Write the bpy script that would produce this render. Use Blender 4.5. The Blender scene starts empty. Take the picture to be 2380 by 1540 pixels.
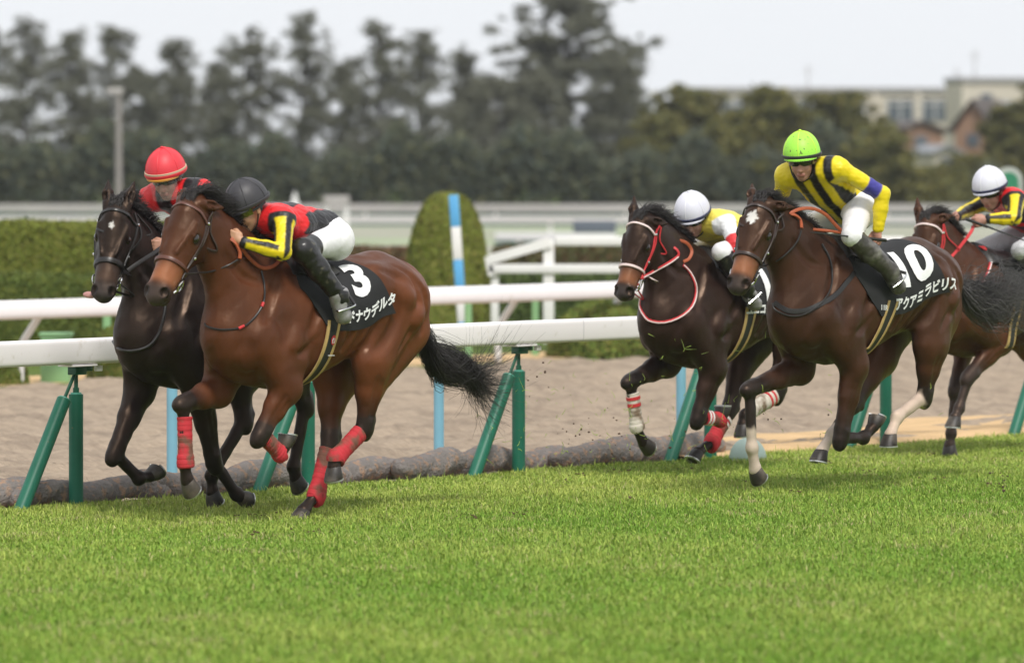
import bpy, bmesh, math, random, os
import numpy as np
from mathutils import Vector, Matrix
from mathutils.bvhtree import BVHTree
sc = bpy.context.scene
R = math.radians
rng = np.random.default_rng(7)
random.seed(7)
# ------------------------------------------------------------------ camera, sky, sun
W_PX, H_PX, FPX, CAMH, YHOR = 2380.0, 1540.0, 12500.0, 2.2, 348.0
cam_d = bpy.data.cameras.new('camera')
cam = bpy.data.objects.new('camera', cam_d)
sc.collection.objects.link(cam)
cam.location = (0, 0, CAMH)
cam.rotation_euler = (R(90), 0, 0)
cam_d.sensor_width = 36.0
cam_d.lens = FPX / W_PX * 36.0
cam_d.shift_y = -(H_PX / 2 - YHOR) / W_PX
cam_d.clip_start = 1.0
cam_d.clip_end = 3000.0
cam_d.dof.use_dof = True
cam_d.dof.focus_distance = 33.0
cam_d.dof.aperture_fstop = 2.5
sc.camera = cam
SUN_EL, SUN_AZ = R(52), R(200)
world = bpy.data.worlds.new('World')
sc.world = world
world.use_nodes = True
nt = world.node_tree
bg = nt.nodes['Background']
sky = nt.nodes.new('ShaderNodeTexSky')
sky.sky_type = 'NISHITA'
sky.sun_disc = False
sky.sun_elevation = SUN_EL
sky.sun_rotation = SUN_AZ
hs = nt.nodes.new('ShaderNodeHueSaturation')
hs.inputs['Saturation'].default_value = 0.10
mx = nt.nodes.new('ShaderNodeMix'); mx.data_type = 'RGBA'
mx.inputs['Factor'].default_value = 0.88
mx.inputs['B'].default_value = (8.2, 8.45, 8.8, 1)
nt.links.new(sky.outputs['Color'], hs.inputs['Color'])
nt.links.new(hs.outputs['Color'], mx.inputs['A'])
nt.links.new(mx.outputs['Result'], bg.inputs['Color'])
bg.inputs['Strength'].default_value = 0.117
sun_d = bpy.data.lights.new('sun', 'SUN')
sun_d.energy = 3.0
sun_d.angle = R(14)
sun_d.color = (1.0, 0.96, 0.9)
sun = bpy.data.objects.new('sun', sun_d)
sc.collection.objects.link(sun)
# sun high behind the photographer's right shoulder
sdir = Vector((-math.sin(R(20)) * math.cos(SUN_EL), math.cos(R(20)) * math.cos(SUN_EL), -math.sin(SUN_EL)))
sun.rotation_euler = sdir.to_track_quat('-Z', 'Y').to_euler()
sky.sun_rotation = math.atan2(-sdir.x, -sdir.y)
sc.view_settings.view_transform = 'Standard'
sc.view_settings.look = 'None'
sc.view_settings.exposure = 0.0
sc.view_settings.gamma = 1.0
sc.view_settings.use_curve_mapping = False
QUICK = False

# ------------------------------------------------------------------ helpers
def ground_pt(px, py):
    d = CAMH * FPX / (py - YHOR)
    return ((px - W_PX / 2) / FPX * d, d)
def wx(px, d): return (px - W_PX / 2) / FPX * d
def wz(py, d): return CAMH - (py - YHOR) / FPX * d
def link(o, parent=None):
    sc.collection.objects.link(o)
    if parent is not None: o.parent = parent
    return o
def tag(o, label=None, cat=None, group=None, kind=None):
    if label: o['label'] = label
    if cat: o['category'] = cat
    if group: o['group'] = group
    if kind: o['kind'] = kind
    return o
def empty(name, loc=(0, 0, 0), rz=0):
    o = bpy.data.objects.new(name, None)
    o.location = loc; o.rotation_euler = (0, 0, rz)
    o.empty_display_size = 0.1
    return link(o)
def mesh_obj(name, verts, faces, mat=None, parent=None, smooth=True, cols=None, mats=None, midx=None):
    me = bpy.data.meshes.new(name)
    verts = np.asarray(verts, dtype=np.float32).reshape(-1, 3)
    if isinstance(faces, np.ndarray):
        nf, k = faces.shape
        me.vertices.add(len(verts)); me.vertices.foreach_set('co', verts.ravel())
        me.loops.add(nf * k); me.loops.foreach_set('vertex_index', faces.astype(np.int32).ravel())
        me.polygons.add(nf); me.polygons.foreach_set('loop_start', np.arange(0, nf * k, k, dtype=np.int32))
        me.update(calc_edges=True)
    else:
        me.from_pydata([tuple(map(float, v)) for v in verts], [], faces)
    if cols is not None:
        at = me.color_attributes.new('col', 'FLOAT_COLOR', 'POINT')
        c4 = np.ones((len(verts), 4), dtype=np.float32); c4[:, :cols.shape[1]] = cols
        at.data.foreach_set('color', c4.ravel())
    if mats:
        for m in mats: me.materials.append(m)
        if midx is not None: me.polygons.foreach_set('material_index', np.asarray(midx, dtype=np.int32))
    elif mat: me.materials.append(mat)
    if smooth: me.polygons.foreach_set('use_smooth', np.ones(len(me.polygons), dtype=bool))
    me.update()
    return link(bpy.data.objects.new(name, me), parent)
class MB:
    """collects pieces of one mesh"""
    def __init__(s): s.v = []; s.f = []
    def add(s, v, f):
        n = len(s.v); s.v += [tuple(p) for p in v]; s.f += [tuple(i + n for i in q) for q in f]
    def box(s, c, size, rz=0, bev=0):
        x, y, z = [a / 2 for a in size]; ca, sa = math.cos(rz), math.sin(rz)
        v = []
        for dx, dy, dz in [(-x,-y,-z),(x,-y,-z),(x,y,-z),(-x,y,-z),(-x,-y,z),(x,-y,z),(x,y,z),(-x,y,z)]:
            v.append((c[0] + dx*ca - dy*sa, c[1] + dx*sa + dy*ca, c[2] + dz))
        s.add(v, [(3,2,1,0),(4,5,6,7),(0,1,5,4),(1,2,6,5),(2,3,7,6),(3,0,4,7)])
    def sweep(s, pts, prof, up=(0, 0, 1), closed=False, cap=True):
        """profile (list of (a,b): a sideways, b up) swept along pts; prof may be a function of t"""
        pts = [Vector(p) for p in pts]; n = len(pts); rings = []
        for i, p in enumerate(pts):
            if closed: t = pts[(i+1) % n] - pts[i-1]
            else: t = pts[min(i+1, n-1)] - pts[max(i-1, 0)]
            t.normalize()
            u = Vector(up); a = t.cross(u)
            if a.length < 1e-4: a = t.cross(Vector((1, 0, 0)))
            a.normalize(); b = a.cross(t)
            pr = prof(i / max(1, n-1)) if callable(prof) else prof
            rings.append([p + a*q[0] + b*q[1] for q in pr])
        m = len(rings[0]); v = [q for r in rings for q in r]; f = []
        for i in range(n if closed else n-1):
            for j in range(m):
                a0 = i*m + j; a1 = i*m + (j+1) % m; b0 = ((i+1) % n)*m + j; b1 = ((i+1) % n)*m + (j+1) % m
                f.append((a0, a1, b1, b0))
        if cap and not closed:
            f.append(tuple(range(m-1, -1, -1))); f.append(tuple((n-1)*m + j for j in range(m)))
        s.add(v, f)
    def tube(s, pts, r, seg=10, closed=False, r2=None):
        def prof(t):
            rr = r(t) if callable(r) else (r if r2 is None else r + (r2 - r)*t)
            return [(rr*math.cos(2*math.pi*j/seg), rr*math.sin(2*math.pi*j/seg)) for j in range(seg)]
        s.sweep(pts, prof, closed=closed)
    def strap(s, pts, w, th, normals=None, closed=False):
        """flat band following pts, lying flat against the given surface normals"""
        pts = [Vector(p) for p in pts]; n = len(pts); v = []
        for i, p in enumerate(pts):
            t = (pts[(i+1) % n] - pts[i-1]) if closed else (pts[min(i+1, n-1)] - pts[max(i-1, 0)])
            t.normalize()
            nn = Vector(normals[i]) if normals is not None else Vector((0, 0, 1))
            a = t.cross(nn); a.normalize(); b = a.cross(t); b.normalize()
            if b.dot(nn) < 0: b = -b
            for q in ((-w/2, -th*.5), (-w/2*.86, th*.7), (0, th), (w/2*.86, th*.7), (w/2, -th*.5)):
                v.append(p + a*q[0] + b*q[1])
        f = []
        for i in range(n if closed else n-1):
            for j in range(5):
                f.append((i*5+j, i*5+(j+1) % 5, ((i+1) % n)*5+(j+1) % 5, ((i+1) % n)*5+j))
        if not closed: f.append((4,3,2,1,0)); f.append(tuple((n-1)*5+j for j in range(5)))
        s.add(v, f)
    def sphere(s, c, r, seg=12, ring=8, M=None):
        r = (r, r, r) if not hasattr(r, '__len__') else r
        v = []; f = []
        for i in range(ring+1):
            th = math.pi*i/ring
            for j in range(seg):
                ph = 2*math.pi*j/seg
                p = Vector((r[0]*math.sin(th)*math.cos(ph), r[1]*math.sin(th)*math.sin(ph), r[2]*math.cos(th)))
                if M is not None: p = M @ p
                v.append(Vector(c) + p)
        for i in range(ring):
            for j in range(seg):
                f.append((i*seg+j, (i+1)*seg+j, (i+1)*seg+(j+1) % seg, i*seg+(j+1) % seg))
        s.add(v, f)
    def build(s, name, mat=None, parent=None, smooth=True, bevel=0):
        me = bpy.data.meshes.new(name); me.from_pydata(s.v, [], s.f)
        if mat: me.materials.append(mat)
        bm = bmesh.new(); bm.from_mesh(me)
        bmesh.ops.remove_doubles(bm, verts=bm.verts, dist=1e-5)
        if bevel: bmesh.ops.bevel(bm, geom=[e for e in bm.edges if len(e.link_faces) == 2 and e.calc_face_angle(0) > 0.6], offset=bevel, segments=2, affect='EDGES', profile=0.5)
        bmesh.ops.recalc_face_normals(bm, faces=bm.faces)
        bm.to_mesh(me); bm.free()
        if smooth:
            me.polygons.foreach_set('use_smooth', np.ones(len(me.polygons), dtype=bool))
            try: me.set_sharp_from_angle(angle=R(38))
            except Exception: pass
        return link(bpy.data.objects.new(name, me), parent)
def copy_tree(o, parent=None):
    c = o.copy(); sc.collection.objects.link(c); c.parent = parent
    for ch in list(o.children): copy_tree(ch, c)
    return c
def spline(pts, n):
    """Catmull-Rom resample"""
    P = np.array(pts, dtype=float); m = len(P)
    Q = np.vstack([2*P[0]-P[1], P, 2*P[-1]-P[-2]]); out = []
    for t in np.linspace(0, m-1-1e-9, n):
        i = int(t); u = t-i; p0, p1, p2, p3 = Q[i:i+4]
        out.append(0.5*((2*p1) + (-p0+p2)*u + (2*p0-5*p1+4*p2-p3)*u*u + (-p0+3*p1-3*p2+p3)*u**3))
    return np.array(out)

# ------------------------------------------------------------------ materials
MATS = {}
def mat(name, col=(.5,.5,.5), rough=.6, metal=0.0, noise=None, bump=None, spec=.5, attr=False, sheen=0, coat=0,
        trans=0.0, col2=None, stretch=None, alpha=1.0, tint=None):
    """noise=(scale, amount) multiplies value; col2 mixes a second colour by a second noise; bump=(scale, strength, distance)"""
    if name in MATS: return MATS[name]
    m = bpy.data.materials.new(name); m.use_nodes = True; MATS[name] = m
    n = m.node_tree; L = n.links; b = n.nodes['Principled BSDF']
    tc = n.nodes.new('ShaderNodeTexCoord'); vec = tc.outputs['Object']
    if stretch:
        mp = n.nodes.new('ShaderNodeMapping'); mp.inputs['Scale'].default_value = stretch
        L.new(vec, mp.inputs['Vector']); vec = mp.outputs['Vector']
    if attr:
        a = n.nodes.new('ShaderNodeVertexColor'); a.layer_name = 'col'; c = a.outputs['Color']
    else:
        a = n.nodes.new('ShaderNodeRGB'); a.outputs[0].default_value = (*col, 1); c = a.outputs[0]
    if col2:
        c2, sc2, lo, hi = col2
        nz = n.nodes.new('ShaderNodeTexNoise'); nz.inputs['Scale'].default_value = sc2; nz.inputs['Detail'].default_value = 6
        L.new(vec, nz.inputs['Vector'])
        mr = n.nodes.new('ShaderNodeMapRange'); mr.inputs['From Min'].default_value = lo; mr.inputs['From Max'].default_value = hi
        L.new(nz.outputs['Fac'], mr.inputs['Value'])
        mm = n.nodes.new('ShaderNodeMix'); mm.data_type = 'RGBA'; mm.inputs['B'].default_value = (*c2, 1)
        L.new(mr.outputs['Result'], mm.inputs['Factor']); L.new(c, mm.inputs['A']); c = mm.outputs['Result']
    if noise:
        nz = n.nodes.new('ShaderNodeTexNoise'); nz.inputs['Scale'].default_value = noise[0]; nz.inputs['Detail'].default_value = 5
        L.new(vec, nz.inputs['Vector'])
        mr = n.nodes.new('ShaderNodeMapRange'); mr.inputs['From Min'].default_value = .3; mr.inputs['From Max'].default_value = .7
        mr.inputs['To Min'].default_value = 1-noise[1]; mr.inputs['To Max'].default_value = 1+noise[1]
        L.new(nz.outputs['Fac'], mr.inputs['Value'])
        mm = n.nodes.new('ShaderNodeMix'); mm.data_type = 'RGBA'; mm.blend_type = 'MULTIPLY'; mm.inputs['Factor'].default_value = 1
        L.new(c, mm.inputs['A']); L.new(mr.outputs['Result'], mm.inputs['B']); c = mm.outputs['Result']
    L.new(c, b.inputs['Base Color'])
    b.inputs['Roughness'].default_value = rough; b.inputs['Metallic'].default_value = metal
    b.inputs['Specular IOR Level'].default_value = spec
    if tint: b.inputs['Specular Tint'].default_value = (*tint, 1)
    if sheen: b.inputs['Sheen Weight'].default_value = sheen; b.inputs['Sheen Roughness'].default_value = .4
    if coat: b.inputs['Coat Weight'].default_value = coat; b.inputs['Coat Roughness'].default_value = .15
    if trans: b.inputs['Transmission Weight'].default_value = trans
    if alpha < 1: b.inputs['Alpha'].default_value = alpha
    if bump:
        nz = n.nodes.new('ShaderNodeTexNoise'); nz.inputs['Scale'].default_value = bump[0]; nz.inputs['Detail'].default_value = 5
        L.new(vec, nz.inputs['Vector'])
        bp = n.nodes.new('ShaderNodeBump'); bp.inputs['Strength'].default_value = bump[1]; bp.inputs['Distance'].default_value = bump[2]
        L.new(nz.outputs['Fac'], bp.inputs['Height']); L.new(bp.outputs['Normal'], b.inputs['Normal'])
    return m

# ------------------------------------------------------------------ implicit surfaces (for horses and riders)
class Field:
    def __init__(s, lo, hi, h):
        s.lo = np.array(lo, float); s.h = h
        s.n = np.ceil((np.array(hi) - s.lo) / h).astype(int) + 1
        s.F = np.full(s.n, 0.4, dtype=np.float32)
        s.ax = [s.lo[i] + h*np.arange(s.n[i]) for i in range(3)]
    def _blk(s, mn, mx_):
        i0 = np.maximum(np.floor((mn - s.lo)/s.h).astype(int), 0)
        i1 = np.minimum(np.ceil((mx_ - s.lo)/s.h).astype(int) + 1, s.n)
        if (i1 <= i0).any(): return None
        X = s.ax[0][i0[0]:i1[0]].astype(np.float32)[:, None, None]
        Y = s.ax[1][i0[1]:i1[1]].astype(np.float32)[None, :, None]
        Z = s.ax[2][i0[2]:i1[2]].astype(np.float32)[None, None, :]
        return (slice(i0[0], i1[0]), slice(i0[1], i1[1]), slice(i0[2], i1[2])), X, Y, Z
    def _put(s, sl, d, k, op):
        A = s.F[sl]; d = np.broadcast_to(d, A.shape)
        if op == '+':
            if k > 0:
                hh = np.clip(.5 + .5*(A - d)/k, 0, 1); s.F[sl] = A*(1-hh) + d*hh - k*hh*(1-hh)
            else: s.F[sl] = np.minimum(A, d)
        else:
            d = -d; hh = np.clip(.5 - .5*(A - d)/k, 0, 1); s.F[sl] = A*(1-hh) + d*hh + k*hh*(1-hh)
    def tube(s, a, b, ra, rb, wa=None, wb=None, S=(0, 1, 0), k=.02, op='+'):
        a = np.array(a, float); b = np.array(b, float); wa = ra if wa is None else wa; wb = rb if wb is None else wb
        m = max(ra, rb, wa, wb) + 2.5*k + .02
        r = s._blk(np.minimum(a, b) - m, np.maximum(a, b) + m)
        if r is None: return
        sl, X, Y, Z = r; ab = b - a; L2 = float(ab @ ab) + 1e-12
        px, py, pz = X-a[0], Y-a[1], Z-a[2]
        t = np.clip((px*ab[0] + py*ab[1] + pz*ab[2])/L2, 0, 1)
        px = px - t*ab[0]; py = py - t*ab[1]; pz = pz - t*ab[2]
        S = np.array(S, float); S = S/np.linalg.norm(S)
        ds = px*S[0] + py*S[1] + pz*S[2]; d2 = px*px + py*py + pz*pz
        dr2 = np.maximum(d2 - ds*ds, 0)
        rr = ra + (rb-ra)*t; ww = wa + (wb-wa)*t
        q = np.sqrt(ds*ds/(ww*ww) + dr2/(rr*rr))
        s._put(sl, ((q-1)*np.minimum(rr, ww)).astype(np.float32), k, op)
    def chain(s, pts, S=(0, 1, 0), k=.02):
        """pts: (point, r, w)"""
        for (a, ra, wa), (b, rb, wb) in zip(pts[:-1], pts[1:]): s.tube(a, b, ra, rb, wa, wb, S, k)
    def ell(s, c, rad, M=None, k=.02, op='+'):
        c = np.array(c, float); rad = (rad,)*3 if not hasattr(rad, '__len__') else rad
        m = max(rad) + 2.5*k + .02
        r = s._blk(c - m, c + m)
        if r is None: return
        sl, X, Y, Z = r; px, py, pz = X-c[0], Y-c[1], Z-c[2]
        if M is None: M = np.eye(3)
        q = 0
        for i in range(3):
            e = np.array(M[i], float); q = q + ((px*e[0] + py*e[1] + pz*e[2])/rad[i])**2
        s._put(sl, ((np.sqrt(q)-1)*min(rad)).astype(np.float32), k, op)
    def half(s, p, n, k=.004):
        """keep only the side the normal n points away from"""
        p = np.array(p, float); n = np.array(n, float); n = n/np.linalg.norm(n)
        X, Y, Z = s.ax[0][:, None, None], s.ax[1][None, :, None], s.ax[2][None, None, :]
        d = ((X-p[0])*n[0] + (Y-p[1])*n[1] + (Z-p[2])*n[2]).astype(np.float32)
        s.F = np.maximum(s.F, d)
    def wrinkle(s, amp, freq, seed=0):
        r = np.random.default_rng(seed)
        X, Y, Z = s.ax[0][:, None, None], s.ax[1][None, :, None], s.ax[2][None, None, :]
        acc = 0
        for i in range(5):
            d = r.normal(size=3); d /= np.linalg.norm(d); ph = r.uniform(0, 6.28)
            w2 = r.normal(size=3); w2 /= np.linalg.norm(w2)
            acc = acc + np.sin(freq*(1+.5*i)*(X*d[0]+Y*d[1]+Z*d[2]) + ph + 1.8*np.sin(freq*.5*(X*w2[0]+Y*w2[1]+Z*w2[2])))
        s.F = s.F + (amp*acc/5).astype(np.float32)
    def mesh(s, smooth=1):
        F = s.F; n = s.n
        F[0], F[-1] = .4, .4; F[:, 0], F[:, -1] = .4, .4; F[:, :, 0], F[:, :, -1] = .4, .4
        I = F < 0
        cs = np.zeros(tuple(n-1), dtype=np.int8)
        offs = [(i, j, k) for i in (0, 1) for j in (0, 1) for k in (0, 1)]
        for o in offs: cs += I[o[0]:n[0]-1+o[0], o[1]:n[1]-1+o[1], o[2]:n[2]-1+o[2]]
        act = np.argwhere((cs > 0) & (cs < 8))
        idx = np.full(tuple(n-1), -1, dtype=np.int32); idx[act[:, 0], act[:, 1], act[:, 2]] = np.arange(len(act))
        val = {o: F[act[:, 0]+o[0], act[:, 1]+o[1], act[:, 2]+o[2]] for o in offs}
        acc = np.zeros((len(act), 3)); cnt = np.zeros(len(act))
        for o in offs:
            for ax in range(3):
                if o[ax]: continue
                o2 = list(o); o2[ax] = 1; o2 = tuple(o2)
                a, b = val[o], val[o2]; c = (a < 0) != (b < 0)
                t = np.where(c, a/np.where(c, a-b, 1), 0)
                p = np.array(o, float)[None].repeat(len(act), 0); p[:, ax] = t
                acc += p*c[:, None]; cnt += c
        V = (act + acc/cnt[:, None])*s.h + s.lo
        faces = []
        for ax in range(3):
            sl0 = [slice(None)]*3; sl1 = [slice(None)]*3
            sl0[ax] = slice(0, -1); sl1[ax] = slice(1, None)
            A, B = I[tuple(sl0)], I[tuple(sl1)]
            e = np.argwhere(A != B); ins = A[e[:, 0], e[:, 1], e[:, 2]]
            u, v = (ax+1) % 3, (ax+2) % 3
            def cell(du, dv):
                q = e.copy(); q[:, u] -= du; q[:, v] -= dv
                return idx[q[:, 0], q[:, 1], q[:, 2]]
            Q = np.stack([cell(1, 1), cell(0, 1), cell(0, 0), cell(1, 0)], 1)
            Q[~ins] = Q[~ins][:, ::-1]; faces.append(Q)
        Fc = np.vstack(faces)
        E = np.vstack([Fc[:, [0, 1]], Fc[:, [1, 2]], Fc[:, [2, 3]], Fc[:, [3, 0]]])
        for it in range(smooth):
            for lam in (.5, -.35) if smooth > 1 else (.4,):
                s_ = np.zeros_like(V); c_ = np.bincount(E[:, 0], minlength=len(V)) + np.bincount(E[:, 1], minlength=len(V))
                for d in range(3):
                    s_[:, d] = np.bincount(E[:, 0], V[E[:, 1], d], len(V)) + np.bincount(E[:, 1], V[E[:, 0], d], len(V))
                V = V + lam*(s_/np.maximum(c_, 1)[:, None] - V)
        return V, Fc
def smooth_cols(V, Fc, C, it=2):
    E = np.vstack([Fc[:, [0, 1]], Fc[:, [1, 2]], Fc[:, [2, 3]], Fc[:, [3, 0]]]); n = len(V)
    c_ = np.bincount(E[:, 0], minlength=n) + np.bincount(E[:, 1], minlength=n) + 1.0
    for _ in range(it):
        D = C.copy()
        for d in range(C.shape[1]): D[:, d] += np.bincount(E[:, 0], C[E[:, 1], d], n) + np.bincount(E[:, 1], C[E[:, 0], d], n)
        C = D/c_[:, None]
    return C
def bvh(V, Fc):
    return BVHTree.FromPolygons([tuple(v) for v in V.tolist()], Fc.tolist())
def nrm(v):
    v = np.array(v, float); return v/np.linalg.norm(v)
def strand_mesh(name, curves, w, m, parent, seg3=True, cols=None):
    """many tapering hairs as 3-sided tubes; curves: array (N, K, 3)"""
    C = np.asarray(curves, float); N, K = C.shape[:2]
    T = np.gradient(C, axis=1); T /= np.linalg.norm(T, axis=2, keepdims=True) + 1e-9
    ref = rng.normal(size=(N, 1, 3)); A = np.cross(T, ref); A /= np.linalg.norm(A, axis=2, keepdims=True) + 1e-9
    B = np.cross(T, A)
    tt = np.linspace(0, 1, K)[None, :, None]
    ww = (np.asarray(w).reshape(-1, 1, 1) if hasattr(w, '__len__') else w)*(1.0 - .8*tt**1.5)
    rings = [C + ww*(A*math.cos(a) + B*math.sin(a)) for a in (0, 2.094, 4.189)]
    V = np.stack(rings, 2).reshape(-1, 3)
    base = (np.arange(N)[:, None]*K + np.arange(K-1)[None])[..., None]*3
    fs = []
    for j in range(3):
        j2 = (j+1) % 3
        fs.append(np.stack([base[..., 0]+j, base[..., 0]+j2, base[..., 0]+3+j2, base[..., 0]+3+j], -1).reshape(-1, 4))
    return mesh_obj(name, V, np.vstack(fs), m, parent, True, cols)
# ------------------------------------------------------------------ ground
P0 = np.array([(182-1190)/FPX*33.25, 33.25]); RD = np.array([.626, .780]); QD = np.array([-.780, .626])
def tm(t, m, z=0.0): p = P0 + RD*t + QD*m; return (p[0], p[1], z)
RZ = math.atan2(RD[1], RD[0])
def dist_mat(name, stops, sc2=2, bump=(3, .3, .02), col2=None, rough=.95):
    return mat(name, stops, rough=rough, noise=(sc2, .18), bump=bump, spec=.05, col2=col2)
M_TURFB = mat('turf_soil', (.14, .21, .03), rough=.9, spec=.05, noise=(1.2, .25), bump=(40, .8, .03), col2=((.22, .25, .05), 2.5, .45, .7))
M_DIRT = mat('track_sand', (.40, .318, .24), rough=.95, spec=.05, noise=(18, .13), bump=(30, 1.0, .04), col2=((.30, .238, .182), 2.2, .46, .64), stretch=(.55, 1.6, 1))
M_TAN = mat('tan_sand', (.58, .40, .22), rough=.95, spec=.05, noise=(3, .12), bump=(30, .5, .02))
M_INF = mat('infield_grass', (.10, .14, .035), rough=.95, spec=.05, noise=(.4, .3), bump=(4, .6, .05))
M_PALE = mat('pale_far_ground', (.34, .34, .27), rough=.95, spec=.05, noise=(.25, .15), col2=((.30, .38, .22), .12, .5, .6))
g = mesh_obj('infield', [(-400, 10, -.14), (400, 10, -.14), (400, 1500, -.14), (-400, 1500, -.14)], [(0, 1, 2, 3)], M_INF, smooth=False); tag(g, kind='structure')
# turf: the near sheet, gently uneven
def sheet(name, t0, t1, m0, m1, nt_, nm, fz, m, kind='structure'):
    T, Mm = np.meshgrid(np.linspace(t0, t1, nt_), np.linspace(m0, m1, nm), indexing='ij')
    X = P0[0] + RD[0]*T + QD[0]*Mm; Y = P0[1] + RD[1]*T + QD[1]*Mm; Z = fz(T, Mm)
    V = np.stack([X, Y, Z], -1).reshape(-1, 3); i = np.arange(nt_-1)[:, None]*nm + np.arange(nm-1)[None]
    Fc = np.stack([i, i+nm, i+nm+1, i+1], -1).reshape(-1, 4); return tag(mesh_obj(name, V, Fc, m), kind=kind)
sheet('turf', -40, 60, -30, .04, 60, 40, lambda T, Mm: 0*T, M_TURFB)
def fdirt(T, Mm):
    z = rng.normal(0, .008, T.shape)
    for k in range(26):
        w = 3*1.16**k; a = rng.normal(0, .6); z = z + .030/w**.62*np.sin(w*(Mm*math.cos(a)*1.0 + T*math.sin(a)*.45) + rng.uniform(0, 6.28) + 1.5*np.sin(w*.37*(T*.6-Mm*.3)+k))
    z = z + .007*np.sin(Mm*26+np.sin(T*.8)*.6)
    return np.clip(z, -.09, .07)*np.clip(Mm*3, .2, 1) - .012
sheet('dirt_track', -20, 45, .04, 12.1, 500, 240, fdirt, M_DIRT)
sheet('tan_sand_strip', 6.4, 40, -.04, 2.5, 80, 16, lambda T, Mm: .045*np.clip((Mm+.04)*6, 0, 1) - .03*Mm + .01*np.sin(T*5+Mm*3) - .03*np.clip(7.6-T, 0, 1) + rng.normal(0, .005, T.shape), M_TAN)
sheet('tan_sand_strip', -12, 45, 12.1, 13.4, 60, 6, lambda T, Mm: 0*T + .006, M_TAN)
g = mesh_obj('far_track', [(-120, 88, -.02), (120, 88, -.02), (160, 170, -.02), (-160, 170, -.02)], [(0, 1, 2, 3)], M_PALE, smooth=False); tag(g, kind='structure')
# ------------------------------------------------------------------ running rails
M_RAIL = mat('white_rail_plastic', (.90, .86, .87), rough=.35, noise=(1.5, .03), spec=.4, col2=((.62, .57, .50), 11, .62, .85))
M_GREENP = mat('green_post_paint', (.012, .135, .082), rough=.45, noise=(6, .12), col2=((.10, .14, .08), 40, .66, .72), spec=.4)
M_GREEND = mat('dark_green_steel', (.01, .095, .055), rough=.4, noise=(8, .2))
M_GREENC = mat('green_tube_end', (.12, .42, .32), rough=.5)
M_BLUEP = mat('light_blue_post_paint', (.20, .44, .56), rough=.5, noise=(3, .08))
M_BLUEB = mat('blue_band_paint', (.10, .38, .70), rough=.5, noise=(3, .05))
M_WHITE = mat('white_paint', (.78, .77, .76), rough=.5, noise=(2, .05))
M_LGREEN = mat('pale_green_paint', (.22, .42, .20), rough=.6, noise=(3, .1))
rail = empty('running_rail', tm(4.38, 0), RZ); tag(rail, 'white running rail on green posts between the turf and the dirt track', 'rail')
def local(root): return root.matrix_basis.inverted() if False else None
# everything of the rail in its own frame: x along the rail, y away from the camera
prof = []
for k in range(24):
    a = 2*math.pi*k/24; c, s_ = math.cos(a), math.sin(a)
    prof.append((.060*math.copysign(abs(c)**.32, c), .079*math.copysign(abs(s_)**.36, s_)))
mb = MB(); mb.sweep([(x, 0, .955) for x in np.linspace(-12, 16, 8)], prof); mb.build('rail', M_RAIL, rail)
for x in (-4.0, .62, 5.2, 9.8):
    mb = MB(); mb.sweep([(x-.004, 0, .955), (x+.004, 0, .955)], [(a*1.012, b*1.012) for a, b in prof]); mb.build('rail_joint', mat('joint_grey', (.62, .60, .62), rough=.6), rail)  # thin grey ring marking each joint of the rail
for i in range(-3, 6):
    x = (i-2)*2.19 + 0.0
    x = -4.38 + (i)*2.19
    mb = MB(); mb.tube([(x, .02, -.05), (x, .02, .69)], .045, 20); mb.build('post', M_GREENP, rail)
    mb = MB(); mb.tube([(x, .02, .69), (x, .02, .70)], .034, 16); mb.build('post_cap', M_GREENC, rail)
    mb = MB(); mb.tube([(x, .02, .69), (x, .02, .73)], .02, 12); mb.tube([(x, .02, .725), (x, .02, .85)], .013, 10); mb.build('support_rod', M_GREEND, rail)
    mb = MB(); mb.box((x+.005, .01, .868), (.22, .13, .012)); mb.build('bracket_plate', M_RAIL, rail, bevel=.003)
    mb = MB(); mb.box((x, .01, .835), (.10, .07, .05)); mb.box((x+.08, .01, .845), (.07, .05, .03)); mb.build('bracket', M_GREEND, rail, bevel=.004)
    mb = MB(); mb.box((x+.17, -.01, .845), (.05, .03, .035)); mb.build('clamp', M_METAL if 'M_METAL' in globals() else M_WHITE, rail, bevel=.005)
    # raking strut
    b = np.array([x-.56, -.02, -.05]); t = np.array([x-.13, 0, .66])
    mb = MB(); mb.tube([b, t], .045, 20); st = mb.build('raking_post', M_GREENP, rail)
    d = nrm(t-b); mb = MB(); mb.tube([t, t+d*.008], .040, 16); mb.build('post_cap', M_GREENC, rail)
    mb = MB(); mb.tube([t, (x-.02, .01, .82)], .011, 8); mb.build('raking_rod', M_GREEND, rail)
for px, yb in ((400, 1120), (1020, 1078), (1583, 1052)):
    x, d = ground_pt(px, yb); o = empty('blue_post', (x, d, 0)); lab = {400: 'light blue post behind the raised knee of the dark horse', 1020: 'light blue post standing below the tail of horse number 3', 1583: 'light blue post behind the dark bay horse and a green raking post'}[px]
    tag(o, lab, 'post', 'light blue posts behind the running rail')
    mb = MB(); mb.tube([(0, 0, -.05), (0, 0, .84)], .036, 18); mb.build('shaft', M_BLUEP, o); mb = MB(); mb.tube([(0, 0, .84), (0, 0, .855)], .038, 18); mb.build('cap', M_GREEND, o)
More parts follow.
